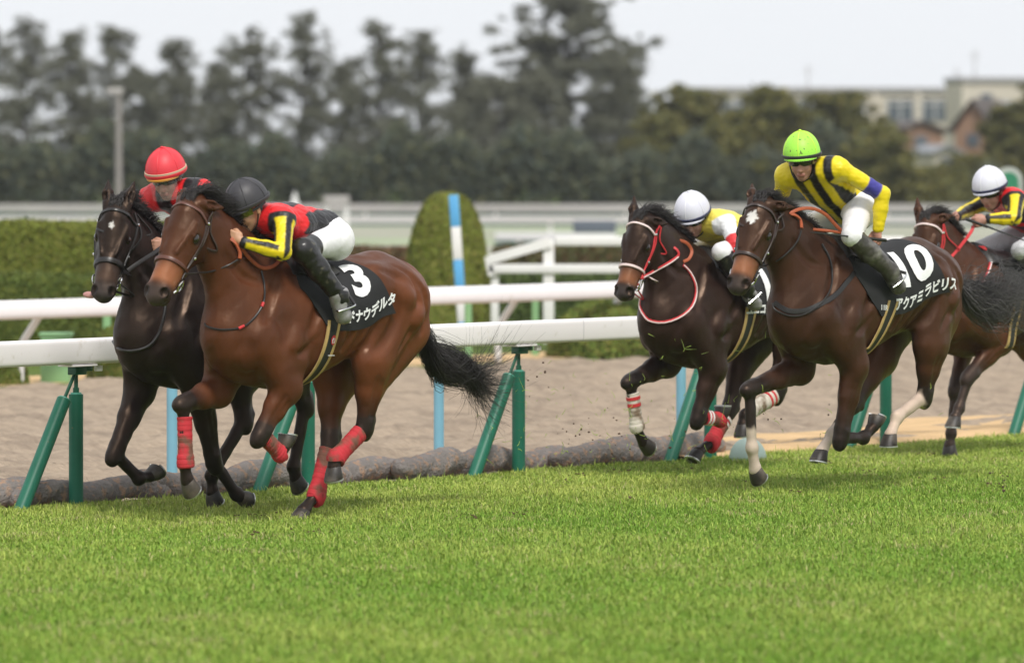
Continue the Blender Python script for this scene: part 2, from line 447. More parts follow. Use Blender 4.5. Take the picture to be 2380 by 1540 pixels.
# ------------------------------------------------------------------ sand bags along the foot of the rail
M_BAG = mat('sand_bag', (.205, .185, .175), rough=.95, spec=.1, noise=(3, .3), bump=(45, 1.0, .02), col2=((.33, .22, .155), 22, .52, .66))
def bag(t, m, ln, r, seed, label):
    rg = np.random.default_rng(seed); x, y, _ = tm(t, m); o = empty('sandbag', (x, y, 0), RZ + rg.normal(0, .05)); nS, nR = 60, 28; v = []; f = []
    ph = rg.uniform(0, 6, 6)
    for i in range(nS+1):
        u = -1+2*i/nS; rad = r*(max(0, 1-abs(u)**5))**.5
        for j in range(nR):
            a = 2*math.pi*j/nR; k = 1 + .08*math.sin(3*u+ph[0]+a) + .05*math.sin(7*u+ph[1]+2*a) + .03*math.sin(3*a+ph[2]+5*u) + .02*math.sin(19*u+5*a+ph[3]) + .018*math.sin(33*u-7*a+ph[5]) + rg.normal(0, .012)
            v.append((u*ln/2, rad*k*math.cos(a)*1.1, max(-.01, r*.78 + rad*k*math.sin(a) + .02*math.sin(4*u+ph[4]))))
    for i in range(nS):
        for j in range(nR): f.append((i*nR+j, i*nR+(j+1) % nR, (i+1)*nR+(j+1) % nR, (i+1)*nR+j))
    f.append(tuple(range(nR))); f.append(tuple(nS*nR+j for j in range(nR))[::-1])
    mb = MB(); mb.add(v, f); b = mb.build('sack', M_BAG, o); tag(o, label, 'sandbag', 'sandbags along the foot of the rail')
BL = ['brown sandbag at the left edge of the photo', 'brown sandbag beside the leftmost upright green post', 'brown sandbag right of the leftmost upright green post', 'brown sandbag behind the folded foreleg of the dark horse',
      'brown sandbag behind the front hooves of the dark horse', 'brown sandbag by the second upright green post', 'brown sandbag behind the hind hooves of horse number 3', 'brown sandbag under the tail of horse number 3', 'brown sandbag left of the middle raking green post',
      'brown sandbag between raking and upright green post in the middle', 'brown sandbag right of the middle upright green post', 'brown sandbag left of the dark bay horse', 'brown sandbag below the left foreleg of the dark bay horse', 'brown sandbag last in the row behind the dark bay horse']
for i, lb in enumerate(BL): bag(-1.15 + i*.60, .25 + .07*math.sin(i*2.1), .95 + .15*math.sin(i*3.1), .086 + .012*math.sin(i*1.7), 100+i, lb)
# small pale green dome at the end of the bags
x, d = ground_pt(1738, 1068); mb = MB(); v = []; mb.sphere((x, d, .0), (.135, .135, .16), 24, 14); o = mb.build('marker_dome', mat('pale_green_dome', (.36, .46, .42), rough=.6, noise=(6, .1))); tag(o, 'pale green dome on the ground behind the dark bay horse', 'marker')
# ------------------------------------------------------------------ second rail (gooseneck)
r2 = empty('outer_rail', tm(19.25, 12.2), RZ); tag(r2, 'second white rail on bent white posts beyond the dirt track', 'rail')
prof2 = []
for k in range(20):
    a = 2*math.pi*k/20; c, s_ = math.cos(a), math.sin(a); prof2.append((.06*math.copysign(abs(c)**.7, c), .088*math.copysign(abs(s_)**.7, s_)))
mb = MB(); mb.sweep([(x, -.28, .715) for x in np.linspace(-16, 14, 6)], prof2); mb.build('rail', M_RAIL, r2)
for i in range(-5, 7):
    x = i*1.78; mb = MB()
    mb.sweep([(x, 0, -.05), (x, 0, .28), (x, -.03, .40), (x, -.21, .61), (x, -.25, .66)], [(.035*math.cos(a), .035*math.sin(a)) for a in np.linspace(0, 2*math.pi, 12, endpoint=False)], up=(1, 0, 0)); mb.build('post', M_WHITE, r2)
for px in (248, 1088, 1244):
    x0 = (px-1190)/FPX; A = P0 + QD*12.9; t = (x0*A[1]-A[0])/(RD[0]-x0*RD[1]); mb = MB(); mb.tube([(t-19.25, .7, -.03), (t-19.25, .7, .68)], .04, 12); mb.build('green_support', M_LGREEN, r2)
x, d = ground_pt(131, 888); o = empty('utility_box', (x, d, 0)); tag(o, 'pale green box standing under the left end of the white rails', 'box'); mb = MB(); mb.box((0, 0, .22), (.28, .25, .44)); mb.build('cabinet', M_LGREEN, o, bevel=.01); mb = MB(); mb.box((0, 0, .455), (.31, .28, .03)); mb.build('lid', M_LGREEN, o, bevel=.005)
# blue and white striped pole
x, d = ground_pt(1079, 808); o = empty('distance_pole', (x, d, 0)); tag(o, 'blue and white striped pole in front of the clipped cone bush', 'pole')
zt = wz(453, d); dx = (1053-1078)/FPX*d
bands = [453, 527, 603, 675, 748, 800]
for i, (a, b) in enumerate(zip(bands[:-1], bands[1:])):
    za, zb = wz(a, d), max(-.05, wz(b, d)); mb = MB(); mb.box((0, 0, 0), (.105, .105, za-zb)); q = mb.build('band', M_BLUEB if i % 2 == 0 else M_WHITE, o, bevel=.004)
    zc = (za+zb)/2; q.location = (dx*zc/zt, 0, zc); q.rotation_euler = (0, math.atan2(dx, zt), 0)
# white barrier with a sloping end
x0, d0 = ground_pt(1275, 790); o = empty('white_barrier', (x0, d0, 0)); tag(o, 'white wooden barrier with sloping left end beyond the rails', 'barrier')
def bp(px, py, dy=0): return (wx(px, d0)-x0, dy, wz(py, d0))
for px in (1275, 1560, 1850): a = bp(px, 553); mb = MB(); mb.box((a[0], 0, a[2]/2-.03), (.125, .10, a[2]+.02)); mb.build('post', M_WHITE, o, bevel=.01)
for y0, xa in ((560, 1290), (624, 1135)):
    a, b = bp(xa, y0), bp(2100, y0); mb = MB(); mb.box(((a[0]+b[0])/2, -.06, a[2]), (b[0]-a[0], .05, .105)); mb.build('bar', M_WHITE, o, bevel=.01)
a, b = bp(1136, 603, -.06), bp(1280, 562, -.06); mb = MB(); mb.sweep([a, b], [(-.03, -.055), (.03, -.055), (.03, .055), (-.03, .055)]); mb.build('sloping_bar', M_WHITE, o)
a, b = bp(1133, 596, -.055), bp(1142, 640, -.055); mb = MB(); mb.sweep([a, b], [(-.03, -.035), (.03, -.035), (.03, .035), (-.03, .035)], up=(1, 0, 0)); mb.build('end_piece', M_WHITE, o)
mb = MB(); mb.box((bp(1150, 600)[0], .02, .4), (.09, .08, .85)); mb.build('post', M_WHITE, o, bevel=.008)
# ------------------------------------------------------------------ clipped bushes and hedges
M_LEAFA = mat('leaf', attr=True, rough=.7, spec=.2)
def leaves(name, P, N, size, col, parent, var=.35, flat=.6, col_b=None):
    """small leaf faces lying roughly on a surface"""
    n = len(P); Nn = N + rng.normal(0, flat, (n, 3)); Nn /= np.linalg.norm(Nn, axis=1, keepdims=True)
    A = np.cross(Nn, rng.normal(size=(n, 3))); A /= np.linalg.norm(A, axis=1, keepdims=True); B = np.cross(Nn, A)
    s_ = size*rng.uniform(.6, 1.35, (n, 1)); V = np.stack([P+A*s_, P+B*s_*.55, P-A*s_, P-B*s_*.55], 1).reshape(-1, 3)
    F = np.arange(n*4).reshape(-1, 4); k = rng.uniform(1-var, 1+var, (n, 1)); c = np.array(col)*k
    if col_b is not None: w = rng.random((n, 1))**2; c = c*(1-w) + np.array(col_b)*w*k
    return mesh_obj(name, V, F, M_LEAFA, parent, False, np.repeat(c, 4, axis=0))
M_CORE = mat('dark_twigs', (.03, .04, .015), rough=.9, spec=.05)
def dome_bush(px, yb, w_px, ytop, label, cat='bush', col=(.16, .20, .03), power=2.0, n=9000, group=None, name='clipped_bush', size=.022):
    x, d = ground_pt(px, yb); s_ = FPX/d; R_ = w_px/2/s_; Hh = wz(ytop, d); o = empty(name, (x, d, 0)); tag(o, label, cat, group)
    mb = MB(); v = []; f = []; nz, nr = 14, 24
    def rad(u): return R_*(1-u**power)**(1/power)
    for i in range(nz+1):
        u = i/nz*.97
        for j in range(nr): a = 2*math.pi*j/nr; v.append((rad(u)*.93*math.cos(a), rad(u)*.93*math.sin(a), u*Hh*.97))
    for i in range(nz):
        for j in range(nr): f.append((i*nr+j, i*nr+(j+1) % nr, (i+1)*nr+(j+1) % nr, (i+1)*nr+j))
    f.append(tuple(nz*nr+j for j in range(nr))); mb.add(v, f); mb.build('trunk', M_CORE, o)
    u = rng.random(n)**.8; a = rng.uniform(0, 6.283, n); r = R_*(1-u**power)**(1/power); bmp = 1 + .02*np.sin(a*7+u*9) + rng.normal(0, .012, n)
    P = np.stack([r*np.cos(a)*bmp, r*np.sin(a)*bmp, u*Hh*(1+rng.normal(0, .004, n))], 1); dr = -(u**(power-1))*(1-u**power+1e-3)**(1/power-1)*R_/Hh
    N = np.stack([np.cos(a), np.sin(a), -dr], 1); N /= np.linalg.norm(N, axis=1, keepdims=True)
    leaves('foliage', P, N, size, col, o, col_b=(.22, .19, .05)); return o
dome_bush(1040, 775, 198, 449, 'tall clipped cone bush behind the blue and white pole', power=2.6, n=26000, size=.028)
dome_bush(985, 798, 175, 697, 'low round bush at the foot of the tall clipped cone', col=(.15, .20, .03), group='round bushes beyond the rails')
dome_bush(1400, 828, 260, 698, 'wide round bush below the white barrier beyond the rails', col=(.12, .18, .03), group='round bushes beyond the rails')
dome_bush(5, 893, 120, 800, 'round bush at the left edge below the white rails', col=(.11, .17, .03), group='round bushes beyond the rails')
dome_bush(262, 880, 120, 760, 'round bush behind the neck of the dark horse', col=(.11, .17, .03), group='round bushes beyond the rails')
def box_hedge(name, x0, x1, d0, dep, zt, label, col, colb=None, n=40000, size=.03):
    o = empty(name, ((x0+x1)/2, d0+dep/2, 0)); tag(o, label, 'hedge'); W = x1-x0
    mb = MB(); mb.box((0, 0, zt/2-.02), (W-.06, dep-.06, zt-.04)); mb.build('stems', M_CORE, o)
    k = rng.random(n); fr = k < .62; tp = (k >= .62) & (k < .9); sd = k >= .9
    P = np.zeros((n, 3)); N = np.zeros((n, 3)); u, w = rng.uniform(-.5, .5, n), rng.random(n)
    P[fr] = np.stack([u*W, -dep/2+0*u, w*zt], 1)[fr]; N[fr] = (0, -1, .15)
    P[tp] = np.stack([u*W, (w-.5)*dep, 0*u+zt], 1)[tp]; N[tp] = (0, 0, 1)
    P[sd] = np.stack([np.sign(u)*W/2, (rng.random(n)-.5)*dep, w*zt], 1)[sd]; N[sd] = np.stack([np.sign(u), 0*u, 0*u], 1)[sd]
    P += N*rng.normal(0, .018, (n, 1)); P[:, 2] += .01*np.sin(P[:, 0]*5)
    leaves('foliage', P, N, size, col, o, col_b=colb); return o
x, d = ground_pt(0, 800)
box_hedge('box_hedge', wx(-60, d), wx(520, d), d, 1.4, wz(522, d), 'tall clipped box hedge at the left behind the dark horse', (.16, .20, .030), (.22, .21, .045), 60000, .022)
box_hedge('box_hedge', wx(-60, d-2), wx(560, d-2), d-2.2, .9, wz(645, d-2), 'lower clipped hedge in front of the tall hedge at the left', (.09, .13, .025), (.15, .16, .03), 60000, .022)
x, d = ground_pt(0, 700)
box_hedge('flower_hedge', wx(1150, d), wx(1600, d), d, 1.2, wz(577, d), 'low dark hedge with red flowers behind the white barrier', (.09, .10, .035), (.13, .06, .035), 14000, .04)
box_hedge('flower_hedge', wx(560, d), wx(945, d), d+1, 1.2, wz(583, d), 'low reddish hedge between the jockey in black helmet and the cone bush', (.11, .10, .04), (.2, .07, .05), 14000, .04)
x, d = ground_pt(0, 745)
box_hedge('box_hedge', wx(1120, d), wx(1750, d), d, 1.5, wz(645, d), 'dark low hedge behind the round bush and white barrier', (.07, .10, .025), None, 20000, .035)
# ------------------------------------------------------------------ far rails
def far_rail(d, ytop, ybot, label, m, gap=3.0, x0=-45, x1=45, thin=None):
    o = empty('far_rail', (0, d, 0)); tag(o, label, 'rail', 'far rails across the infield')
    zt, zb = wz(ytop, d), wz(ybot, d); mb = MB(); mb.box(((x0+x1)/2, 0, (zt+zb)/2), (x1-x0, .08, zt-zb)); mb.build('rail', m, o, bevel=.02)
    if thin: z = wz(thin, d); mb = MB(); mb.tube([(x0, .1, z), (x1, .1, z)], .035, 8); mb.build('lower_pipe', mat('teal_pipe', (.03, .15, .17), rough=.5), o)
    for x in np.arange(x0+.5, x1, gap): mb = MB(); mb.box((x, .10, zb/2+.02), (.09, .09, zb+.06)); mb.build('post', M_WHITE, o)
M_GREYR = mat('weathered_rail', (.36, .34, .33), rough=.7, noise=(.5, .1))
far_rail(165, 475, 494, 'farthest grey rail right under the dark trees', M_GREYR, 4.0, thin=499)
far_rail(140, 503, 518, 'whitish rail just nearer than the farthest grey rail', mat('dull_white_rail', (.58, .55, .54), rough=.7), 3.5, thin=521)
far_rail(112, 541, 558, 'pale rail beyond the white barrier, right of the cone bush', mat('dull_white_rail2', (.62, .6, .62), rough=.7), 3.0, wx(1150, 112), wx(1345, 112), thin=563)
def stand(px0, px1, yt, yb, d, label, m, name, cat, post=True, ybase=None):
    o = empty(name, (wx((px0+px1)/2, d), d, 0)); tag(o, label, cat); s_ = d/FPX; zt, zb = wz(yt, d), wz(yb, d)
    mb = MB(); mb.box((0, 0, (zt+zb)/2), ((px1-px0)*s_, .12, zt-zb)); mb.build('panel', m, o, bevel=.02)
    for sx in (-1, 1): mb = MB(); mb.box((sx*(px1-px0)*s_*.38, .08, zb/2+.03), (.09, .07, zb+.1)); mb.build('leg', M_WHITE, o)
    return o
stand(752, 812, 455, 474, 118, 'grey white platform on legs behind the jockey in the black helmet', M_GREYR, 'starter_platform', 'platform')
s1 = stand(1332, 1432, 512, 541, 100, 'dark blue grey sign panel on white legs beyond the white barrier', mat('sign_panel', (.10, .12, .15), rough=.6), 'track_sign', 'sign')
mb = MB(); mb.box((0, -.02, wz(549, 100)), (100*100/FPX, .10, .11)); mb.build('lower_panel', M_WHITE, s1)
x, d = wx(685, 130), 130; mb = MB(); mb.tube([(x, d, -.02), (x, d, wz(446, d))], .30, 16, r2=.02); o = mb.build('white_cone', M_WHITE); tag(o, 'small pale cone above the back of the jockey in the black helmet', 'cone')
# green sign behind the right jockey
d = 70; o = empty('green_sign', (wx(2345, d), d, 0)); tag(o, 'green round topped sign with pale border behind the right hand jockey', 'sign')
def arch(w, zt, zb, th, y, nm, m):
    pts = [(-w/2, zb)] + [(-w/2*math.cos(a), zt-w/2+w/2*math.sin(a)) for a in np.linspace(0, math.pi, 14)] + [(w/2, zb)]
    v = [(a, y, b) for a, b in pts] + [(a, y+th, b) for a, b in pts]; n = len(pts); mb = MB(); mb.add(v, [tuple(range(n)), tuple(range(2*n-1, n-1, -1))] + [(i, (i+1) % n, n+(i+1) % n, n+i) for i in range(n)]); return mb.build(nm, m, o, smooth=False)
arch(.36, wz(388, d), wz(470, d), .05, 0, 'border', mat('pale_sign_border', (.42, .45, .42), rough=.6)); arch(.25, wz(400, d), wz(455, d), .02, -.022, 'face', mat('sign_green', (.02, .20, .10), rough=.5))
for sx in (-.12, .12): mb = MB(); mb.tube([(sx, .03, -.02), (sx, .03, wz(469, d))], .02, 10); mb.build('leg', M_GREYR, o)
# ------------------------------------------------------------------ trees
M_BARK = mat('bark', (.06, .05, .045), rough=.9, spec=.05, noise=(3, .3), bump=(12, .6, .03))
def tree(name, px, d, ytop, wpx, label, group, col=(.06, .068, .045), dens=1.0, low=.25, seed=0, gap=.5, leaf=.05, colb=None, trunkw=.10):
    rg = np.random.default_rng(seed); x = wx(px, d); Ht = wz(ytop, d); Rm = wpx/2*d/FPX
    o = empty(name, (x, d, 0)); tag(o, label, 'tree', group)
    mb = MB(); n = 9; bend = rg.normal(0, .10, 2)
    tp = [(bend[0]*math.sin(i/n*3), bend[1]*math.sin(i/n*3), -.1 + Ht*.96*i/n) for i in range(n+1)]
    mb.tube(tp, lambda t: trunkw*(1-.9*t)+.008, 8)
    cl = []; nb = int(50*dens)
    for i in range(nb):
        u = low + (1-low)*((i+rg.random())/nb); a = rg.uniform(0, 6.283); prof_ = (math.sin(min(1, (1-u)/(1-low)*1.15+.06)*math.pi*.62))**.75
        L_ = Rm*prof_*rg.uniform(.45, 1.1); z0 = Ht*(u-.10*rg.random()); z1 = Ht*u*rg.uniform(.97, 1.03) + .1
        b0 = np.array([bend[0]*math.sin(u*3), bend[1]*math.sin(u*3), max(.3, z0)]); b1 = np.array([math.cos(a)*L_, math.sin(a)*L_, min(z1, Ht*(.97-.10*rg.random()))])
        mb.tube([b0, (b0+b1)/2 + (0, 0, .05), b1], .026, 5, r2=.008)
        for k in range(rg.integers(4, 8)):
            tt = rg.uniform(.25, 1.12); cl.append((b0*(1-tt)+b1*tt + rg.normal(0, .13, 3), rg.uniform(.09, .27)*(.7+.5*prof_)))
    mb.build('trunk', M_BARK, o)
    Ps = []; Ns = []; K = []
    for c, r in cl:
        m_ = int(80*dens*(r/.25)**2*gap*2*(.075/leaf)**2*.5); q = rg.normal(size=(m_, 3)); q /= np.linalg.norm(q, axis=1, keepdims=True)+1e-9; rr = r*rg.random((m_, 1))**.5*np.array([[1.15, 1.15, .72]])
        rr = rr*np.where(rg.random((m_, 1)) < .25, 1.7, 1)
        Ps.append(c + q*rr); Ns.append(q)
    P = np.vstack(Ps); N = np.vstack(Ns); kp = (P[:, 2] < Ht*(1.0+rg.normal(0, .012, len(P)))) & (P[:, 2] > .05); P, N = P[kp], N[kp]
    leaves('crown', P, N, leaf, col, o, var=.4, flat=1.0, col_b=colb); return o
TG = 'tall trees in a row behind the far rails'
spec = [(-30, 45, 150, 'at the left edge of the photo'), (62, 28, 150, 'second from the left edge'), (165, 60, 120, 'just left of the lamp pole'), (255, 45, 150, 'behind the lamp pole'), (330, 150, 120, 'low, just right of the lamp pole'),
        (408, 84, 95, 'slim with a pointed top above the red helmet'), (500, 140, 130, 'low, above the black helmet and left of it'), (575, 58, 140, 'above the black helmet'), (705, 20, 150, 'with the flat top above the black helmet jockey\'s back'),
        (800, 130, 120, 'low, right of the flat topped tree'), (880, 45, 130, 'with a pointed crown left of the cone bush'), (975, 62, 150, 'leaning crown above the cone bush'), (1078, 100, 60, 'thin as a pole between cone bush and the biggest tree'), (1150, 165, 150, 'low, at the left foot of the biggest tree'),
        (1322, -50, 350, 'biggest of all with its top out of the photo'), (1425, 90, 150, 'right shoulder of the biggest tree'), (1240, 150, 140, 'low, under the biggest tree on its left')]
for i, (px, yt, w, lb) in enumerate(spec):
    big = w > 250
    tree('tall_tree', px, 196 + 7*math.sin(i*2.3), yt, w*1.35, 'grey green tall tree ' + lb, TG, dens=2.6 if big else 1.15, seed=40+i, gap=.42 if not big else .5, col=(.115, .12, .085), colb=(.17, .17, .12), low=.22, trunkw=.14 if big else .09)
RG = 'bushy trees in front of the school building'
spec = [(1545, 262, 120, 'low, at the foot of the gap in the trees'), (1600, 195, 170, 'with pointed top left of the building'), (1700, 290, 130, 'low, before the left end of the building'), (1790, 200, 170, 'above the lime helmet and left of it'), (1880, 285, 140, 'low, behind the lime helmet'),
        (1945, 213, 180, 'olive brown, right of the lime helmet'), (2040, 290, 110, 'below the school windows'), (2352, 240, 110, 'before the gable at the right edge'), (2428, 150, 90, 'cut by the right edge of the photo'), (2165, 390, 100, 'low, between the two brown houses'), (2262, 362, 90, 'low, beneath the steep gable')]
for i, (px, yt, w, lb) in enumerate(spec):
    tree('bushy_tree', px, 186 + 5*math.sin(i*1.9), yt, w*1.45, 'dark green bushy tree ' + lb, RG, dens=1.9, seed=80+i, gap=1.0, col=(.095, .105, .035), colb=(.21, .175, .045), low=.08, leaf=.085)
# dense planting at the foot of the trees, seen as one dark band
n = 190000; X = rng.uniform(-50, 50, n); 
top = 2.35 + .35*np.sin(X*1.3) + .3*np.sin(X*3.1+1) + .25*np.sin(X*.5+2) + rng.normal(0, .12, n); top = np.where(X > wx(2030, 182), top-1.2, top)
Z = top*rng.random(n)**.55; Y = 181 + rng.uniform(0, 3, n)
P = np.stack([X, Y, Z], 1); o = leaves('shrub_belt', P, np.tile([0, -1, .4], (n, 1)), .11, (.048, .062, .048), None, var=.5, flat=.8, col_b=(.11, .11, .05)); tag(o, 'dark belt of shrubs under the trees', 'shrubs', kind='stuff')
mb = MB(); mb.box((0, 184.4, 1.1), (48, .8, 2.2)); 
# ------------------------------------------------------------------ lamp pole, school, houses
d = 120; o = empty('lamp_pole', (wx(276, d), d, 0)); tag(o, 'grey concrete lamp pole before the trees at the left', 'pole')
mb = MB(); mb.tube([(0, 0, -.1), (0, 0, wz(215, d))], .085, 14, r2=.06); mb.build('pole', mat('concrete', (.24, .22, .21), rough=.85), o); mb = MB(); mb.box((-.08, 0, wz(212, d)), (.36, .22, .14)); mb.build('lamp_head', M_GREYR, o, bevel=.02)
M_CREAM = mat('cream_wall', (.56, .51, .43), rough=.85, noise=(.3, .06)); M_CONC = mat('grey_roof_edge', (.30, .29, .29), rough=.8); M_GLASS = mat('dark_window_glass', (.10, .12, .14), rough=.15); M_FR = mat('window_frame', (.55, .55, .54), rough=.5)
M_BRICK = mat('brown_wall', (.30, .18, .12), rough=.85, noise=(.6, .1)); M_METALR = mat('grey_metal_roof', (.26, .27, .29), rough=.6, noise=(.8, .1)); M_DARKR = mat('dark_roof', (.09, .075, .07), rough=.8)
d = 235; o = empty('school_building', (wx(1950, d), d, 0), R(9)); tag(o, 'long cream school building with dark windows behind the trees at the right', 'building')
k = d/FPX; mb = MB(); W1 = 640*k; mb.box((0, 1.5, wz(214, d)/2), (W1, 3, wz(214, d))); mb.build('wall', M_CREAM, o)
mb = MB(); mb.box((0, 1.5, wz(214, d)+.10), (W1+.3, 3.3, .2)); mb.build('roof', M_CONC, o)
for cx in (-250, -160, -70, 30, 145, 228):
    fx = cx*k; mb = MB(); mb.box((fx, -.03, wz(256, d)), (66*k, .08, 50*k)); w_ = mb.build('window', M_GLASS, o)
    for q in (-31, 0, 31): mb = MB(); mb.box((fx+q*k, -.09, wz(256, d)), (3*k, .06, 50*k)); mb.build('frame', M_FR, w_)
    mb = MB(); mb.box((fx, -.085, wz(243, d)), (66*k, .05, 3*k)); mb.build('frame', M_FR, w_)
for cx in (-300, -205, -115, -20, 85, 187, 270): mb = MB(); mb.box((cx*k, -.07, wz(214, d)/2), (12*k, .14, wz(214, d)-.02)); mb.build('pilaster', M_CREAM, o)
d = 225; o = empty('tower_block', (wx(2378, d), d, 0), R(9)); tag(o, 'taller cream block at the right edge behind the gabled house', 'building'); k = d/FPX
mb = MB(); mb.box((0, 1.5, wz(192, d)/2), (290*k, 3, wz(192, d))); mb.build('wall', M_CREAM, o); mb = MB(); mb.box((0, 1.5, wz(186, d)), (296*k, 3.2, 12*k)); mb.build('roof', M_CONC, o)
mb = MB(); mb.box((-88*k, -.05, wz(238, d)), (26*k, .1, 40*k)); mb.build('window', M_GLASS, o)
def house(px, d, w, yr, ye, yb, label, wallm, roofm, rz=0.0):
    k = d/FPX; o = empty('gabled_house', (wx(px, d), d, 0), rz); tag(o, label, 'house'); hw = w/2*k; ze, zr = wz(ye, d), wz(yr, d); D_ = 3.0
    mb = MB(); v = [(-hw, 0, -.02), (hw, 0, -.02), (hw, 0, ze), (0, 0, zr), (-hw, 0, ze)]; v += [(a, D_, c) for a, b, c in v]
    mb.add(v, [(0, 1, 2, 3, 4), (9, 8, 7, 6, 5), (0, 5, 6, 1), (1, 6, 7, 2), (4, 9, 5, 0)]); mb.build('wall', wallm, o, smooth=False)
    for s_ in (-1, 1):
        mb = MB(); a = np.array([s_*hw*1.35, 0, ze-(zr-ze)*.12+.05]); b = np.array([0, 0, zr+.06]); v = []
        for p in (a, b, b+(0, 0, .09), a+(0, 0, .09)): v += [(p[0], -.25, p[2]), (p[0], D_+.2, p[2])]
        mb.add(v, [(0, 1, 3, 2), (2, 3, 5, 4), (4, 5, 7, 6), (6, 7, 1, 0), (0, 2, 4, 6), (1, 7, 5, 3)]); mb.build('roof', roofm, o, smooth=False)
    mb = MB(); mb.box((0, -.03, ze-.35), (.5, .06, .5)); mb.build('window', M_GLASS, o)
house(2262, 212, 90, 238, 305, 400, 'brown house with steep dark gable at the right', M_BRICK, M_DARKR, R(-24))
house(2322, 216, 90, 243, 300, 400, 'house with a grey metal roof beside the steep brown gable', M_BRICK, M_METALR, R(-50))
house(2140, 208, 110, 288, 310, 400, 'brown house with low roof in front of the school', M_BRICK, M_DARKR, R(12))
house(2200, 204, 60, 345, 360, 400, 'small pale building between the two brown houses', M_CREAM, M_METALR, R(12))
for px, y0, y1, dd, lb in ((1880, 150, 214, 234, 'thin rooftop antenna mast on the left part of the school'), (2268, 115, 192, 224, 'tall thin antenna mast on the block at the right'), (2226, 160, 200, 236, 'short mast with a hooped top beside the block')):
    o = empty('antenna_mast', (wx(px, dd), dd+.6, wz(y1+6, dd))); tag(o, lb, 'antenna'); h_ = wz(y0, dd)-wz(y1+6, dd); mb = MB(); mb.tube([(0, 0, 0), (0, 0, h_)], .04, 6, r2=.02); mb.build('mast', M_GREYR, o)
    mb = MB()
    for q in (.75, .88): mb.tube([(-.18, 0, h_*q), (.18, 0, h_*q)], .012, 5)
    for q in (-.15, .15): mb.tube([(q, 0, h_*.74), (q, 0, h_*.89)], .010, 5)
    mb.build('crossbars', M_GREYR, o)
# ------------------------------------------------------------------ horses
CR = {'A': (175.9, 322.4, .3141), 'B': (293.1, 395.7, .27603), 'C': (219.8, 769.4, .3093), 'D': (659.5, 549.6, .4519),
      'E': (1392.3, 410.4, .2379), 'G': (1648.8, 278.5, .3046), 'H': (1392.3, 718.1, .28546), 'I': (1795.4, 513.0, .41889),
      'J': (2051.8, 351.7, .24739), 'Z': (0, 0, 1)}
TH = R(50)
class Frame:
    """a horse's own frame: x ahead, y to its left, z up; origin on the ground under its girth"""
    def __init__(s, px, gy, side, shift, th=TH):
        x, Y = ground_pt(px, gy)
        s.h = (-math.cos(th), -math.sin(th)); s.l = (-s.h[1], s.h[0])
        s.A = (x - side*s.l[0] + shift*s.h[0], Y - side*s.l[1] + shift*s.h[1])
        s.rz = math.atan2(s.h[1], s.h[0])
        s.cam = np.array(s.loc((0, 0, CAMH)))
    def loc(s, p):
        dx, dy = p[0]-s.A[0], p[1]-s.A[1]
        return (dx*s.h[0]+dy*s.h[1], dx*s.l[0]+dy*s.l[1], p[2])
    def P(s, c, cx, cy, side=0.0):
        """point of the lateral plane 'side' seen at that place of the picture"""
        x0, y0, m = CR[c]; px, py = x0+m*cx, y0+m*cy; dx = (px-W_PX/2)/FPX
        t = (s.A[0]*s.l[0]+s.A[1]*s.l[1]+side)/(dx*s.l[0]+s.l[1])
        return np.array(s.loc((dx*t, t, CAMH-(py-YHOR)/FPX*t)))
def rot(w, deg):
    a = R(deg); return np.array([w[0]*math.cos(a)-w[2]*math.sin(a), w[1], w[0]*math.sin(a)+w[2]*math.cos(a)])
M_BODY = mat('horse_coat', attr=True, rough=.44, noise=(3.6, .30), bump=(26, .35, .006), spec=.38, tint=(1, .70, .52))
_n = M_BODY.node_tree; _nz = _n.nodes.new('ShaderNodeTexNoise'); _nz.inputs['Scale'].default_value = 7; _nz.inputs['Detail'].default_value = 8
_tc = _n.nodes.new('ShaderNodeTexCoord'); _n.links.new(_tc.outputs['Object'], _nz.inputs['Vector']); _mr = _n.nodes.new('ShaderNodeMapRange')
for _k, _v in (('From Min', .35), ('From Max', .65), ('To Min', .34), ('To Max', .58)): _mr.inputs[_k].default_value = _v
_n.links.new(_nz.outputs['Fac'], _mr.inputs['Value']); _n.links.new(_mr.outputs['Result'], _n.nodes['Principled BSDF'].inputs['Roughness'])
M_HAIR = mat('horse_hair', (.020, .016, .015), rough=.45, spec=.5, noise=(3, .4))
M_HAIRG = mat('grey_black_hair', (.085, .08, .078), rough=.55, spec=.4, noise=(3, .4))
M_HOOF = mat('hoof_horn', (.026, .021, .018), rough=.5, col2=((.12, .095, .07), 9, .50, .72), bump=(40, .2, .003))
M_SHOE = mat('horseshoe_metal', (.6, .6, .58), rough=.35, metal=.9)
M_EYE = mat('horse_eye', (.012, .008, .006), rough=.05, coat=.6)
M_BLACKL = mat('black_leather', (.016, .014, .013), rough=.38, noise=(30, .2))
M_BROWNL = mat('brown_leather', (.10, .035, .022), rough=.42, noise=(30, .2))
M_DKBROWNL = mat('dark_brown_leather', (.035, .02, .016), rough=.42, noise=(30, .2))
M_TANREIN = mat('orange_rubber_rein', (.38, .085, .03), rough=.6, noise=(30, .15))
M_REDREIN = mat('red_webbing', (.55, .03, .035), rough=.6, noise=(40, .15))
M_WHITEWEB = mat('pale_pink_webbing', (.75, .6, .58), rough=.6)
M_METAL = mat('steel', (.7, .7, .7), rough=.2, metal=1.0)
M_CLOTH = mat('black_saddle_cloth', (.012, .012, .013), rough=.8, bump=(120, .25, .002), noise=(5, .3))
M_WHITEP = mat('white_print', (.78, .78, .78), rough=.7, noise=(30, .05))
M_GIRTH = mat('black_girth', (.015, .015, .015), rough=.6)
M_GIRTHEDGE = mat('tan_girth_edge', (.5, .34, .13), rough=.7, noise=(20, .15))
M_REDP = mat('red_print', (.5, .03, .03), rough=.7)
M_PINK = mat('tongue', (.45, .22, .2), rough=.4)
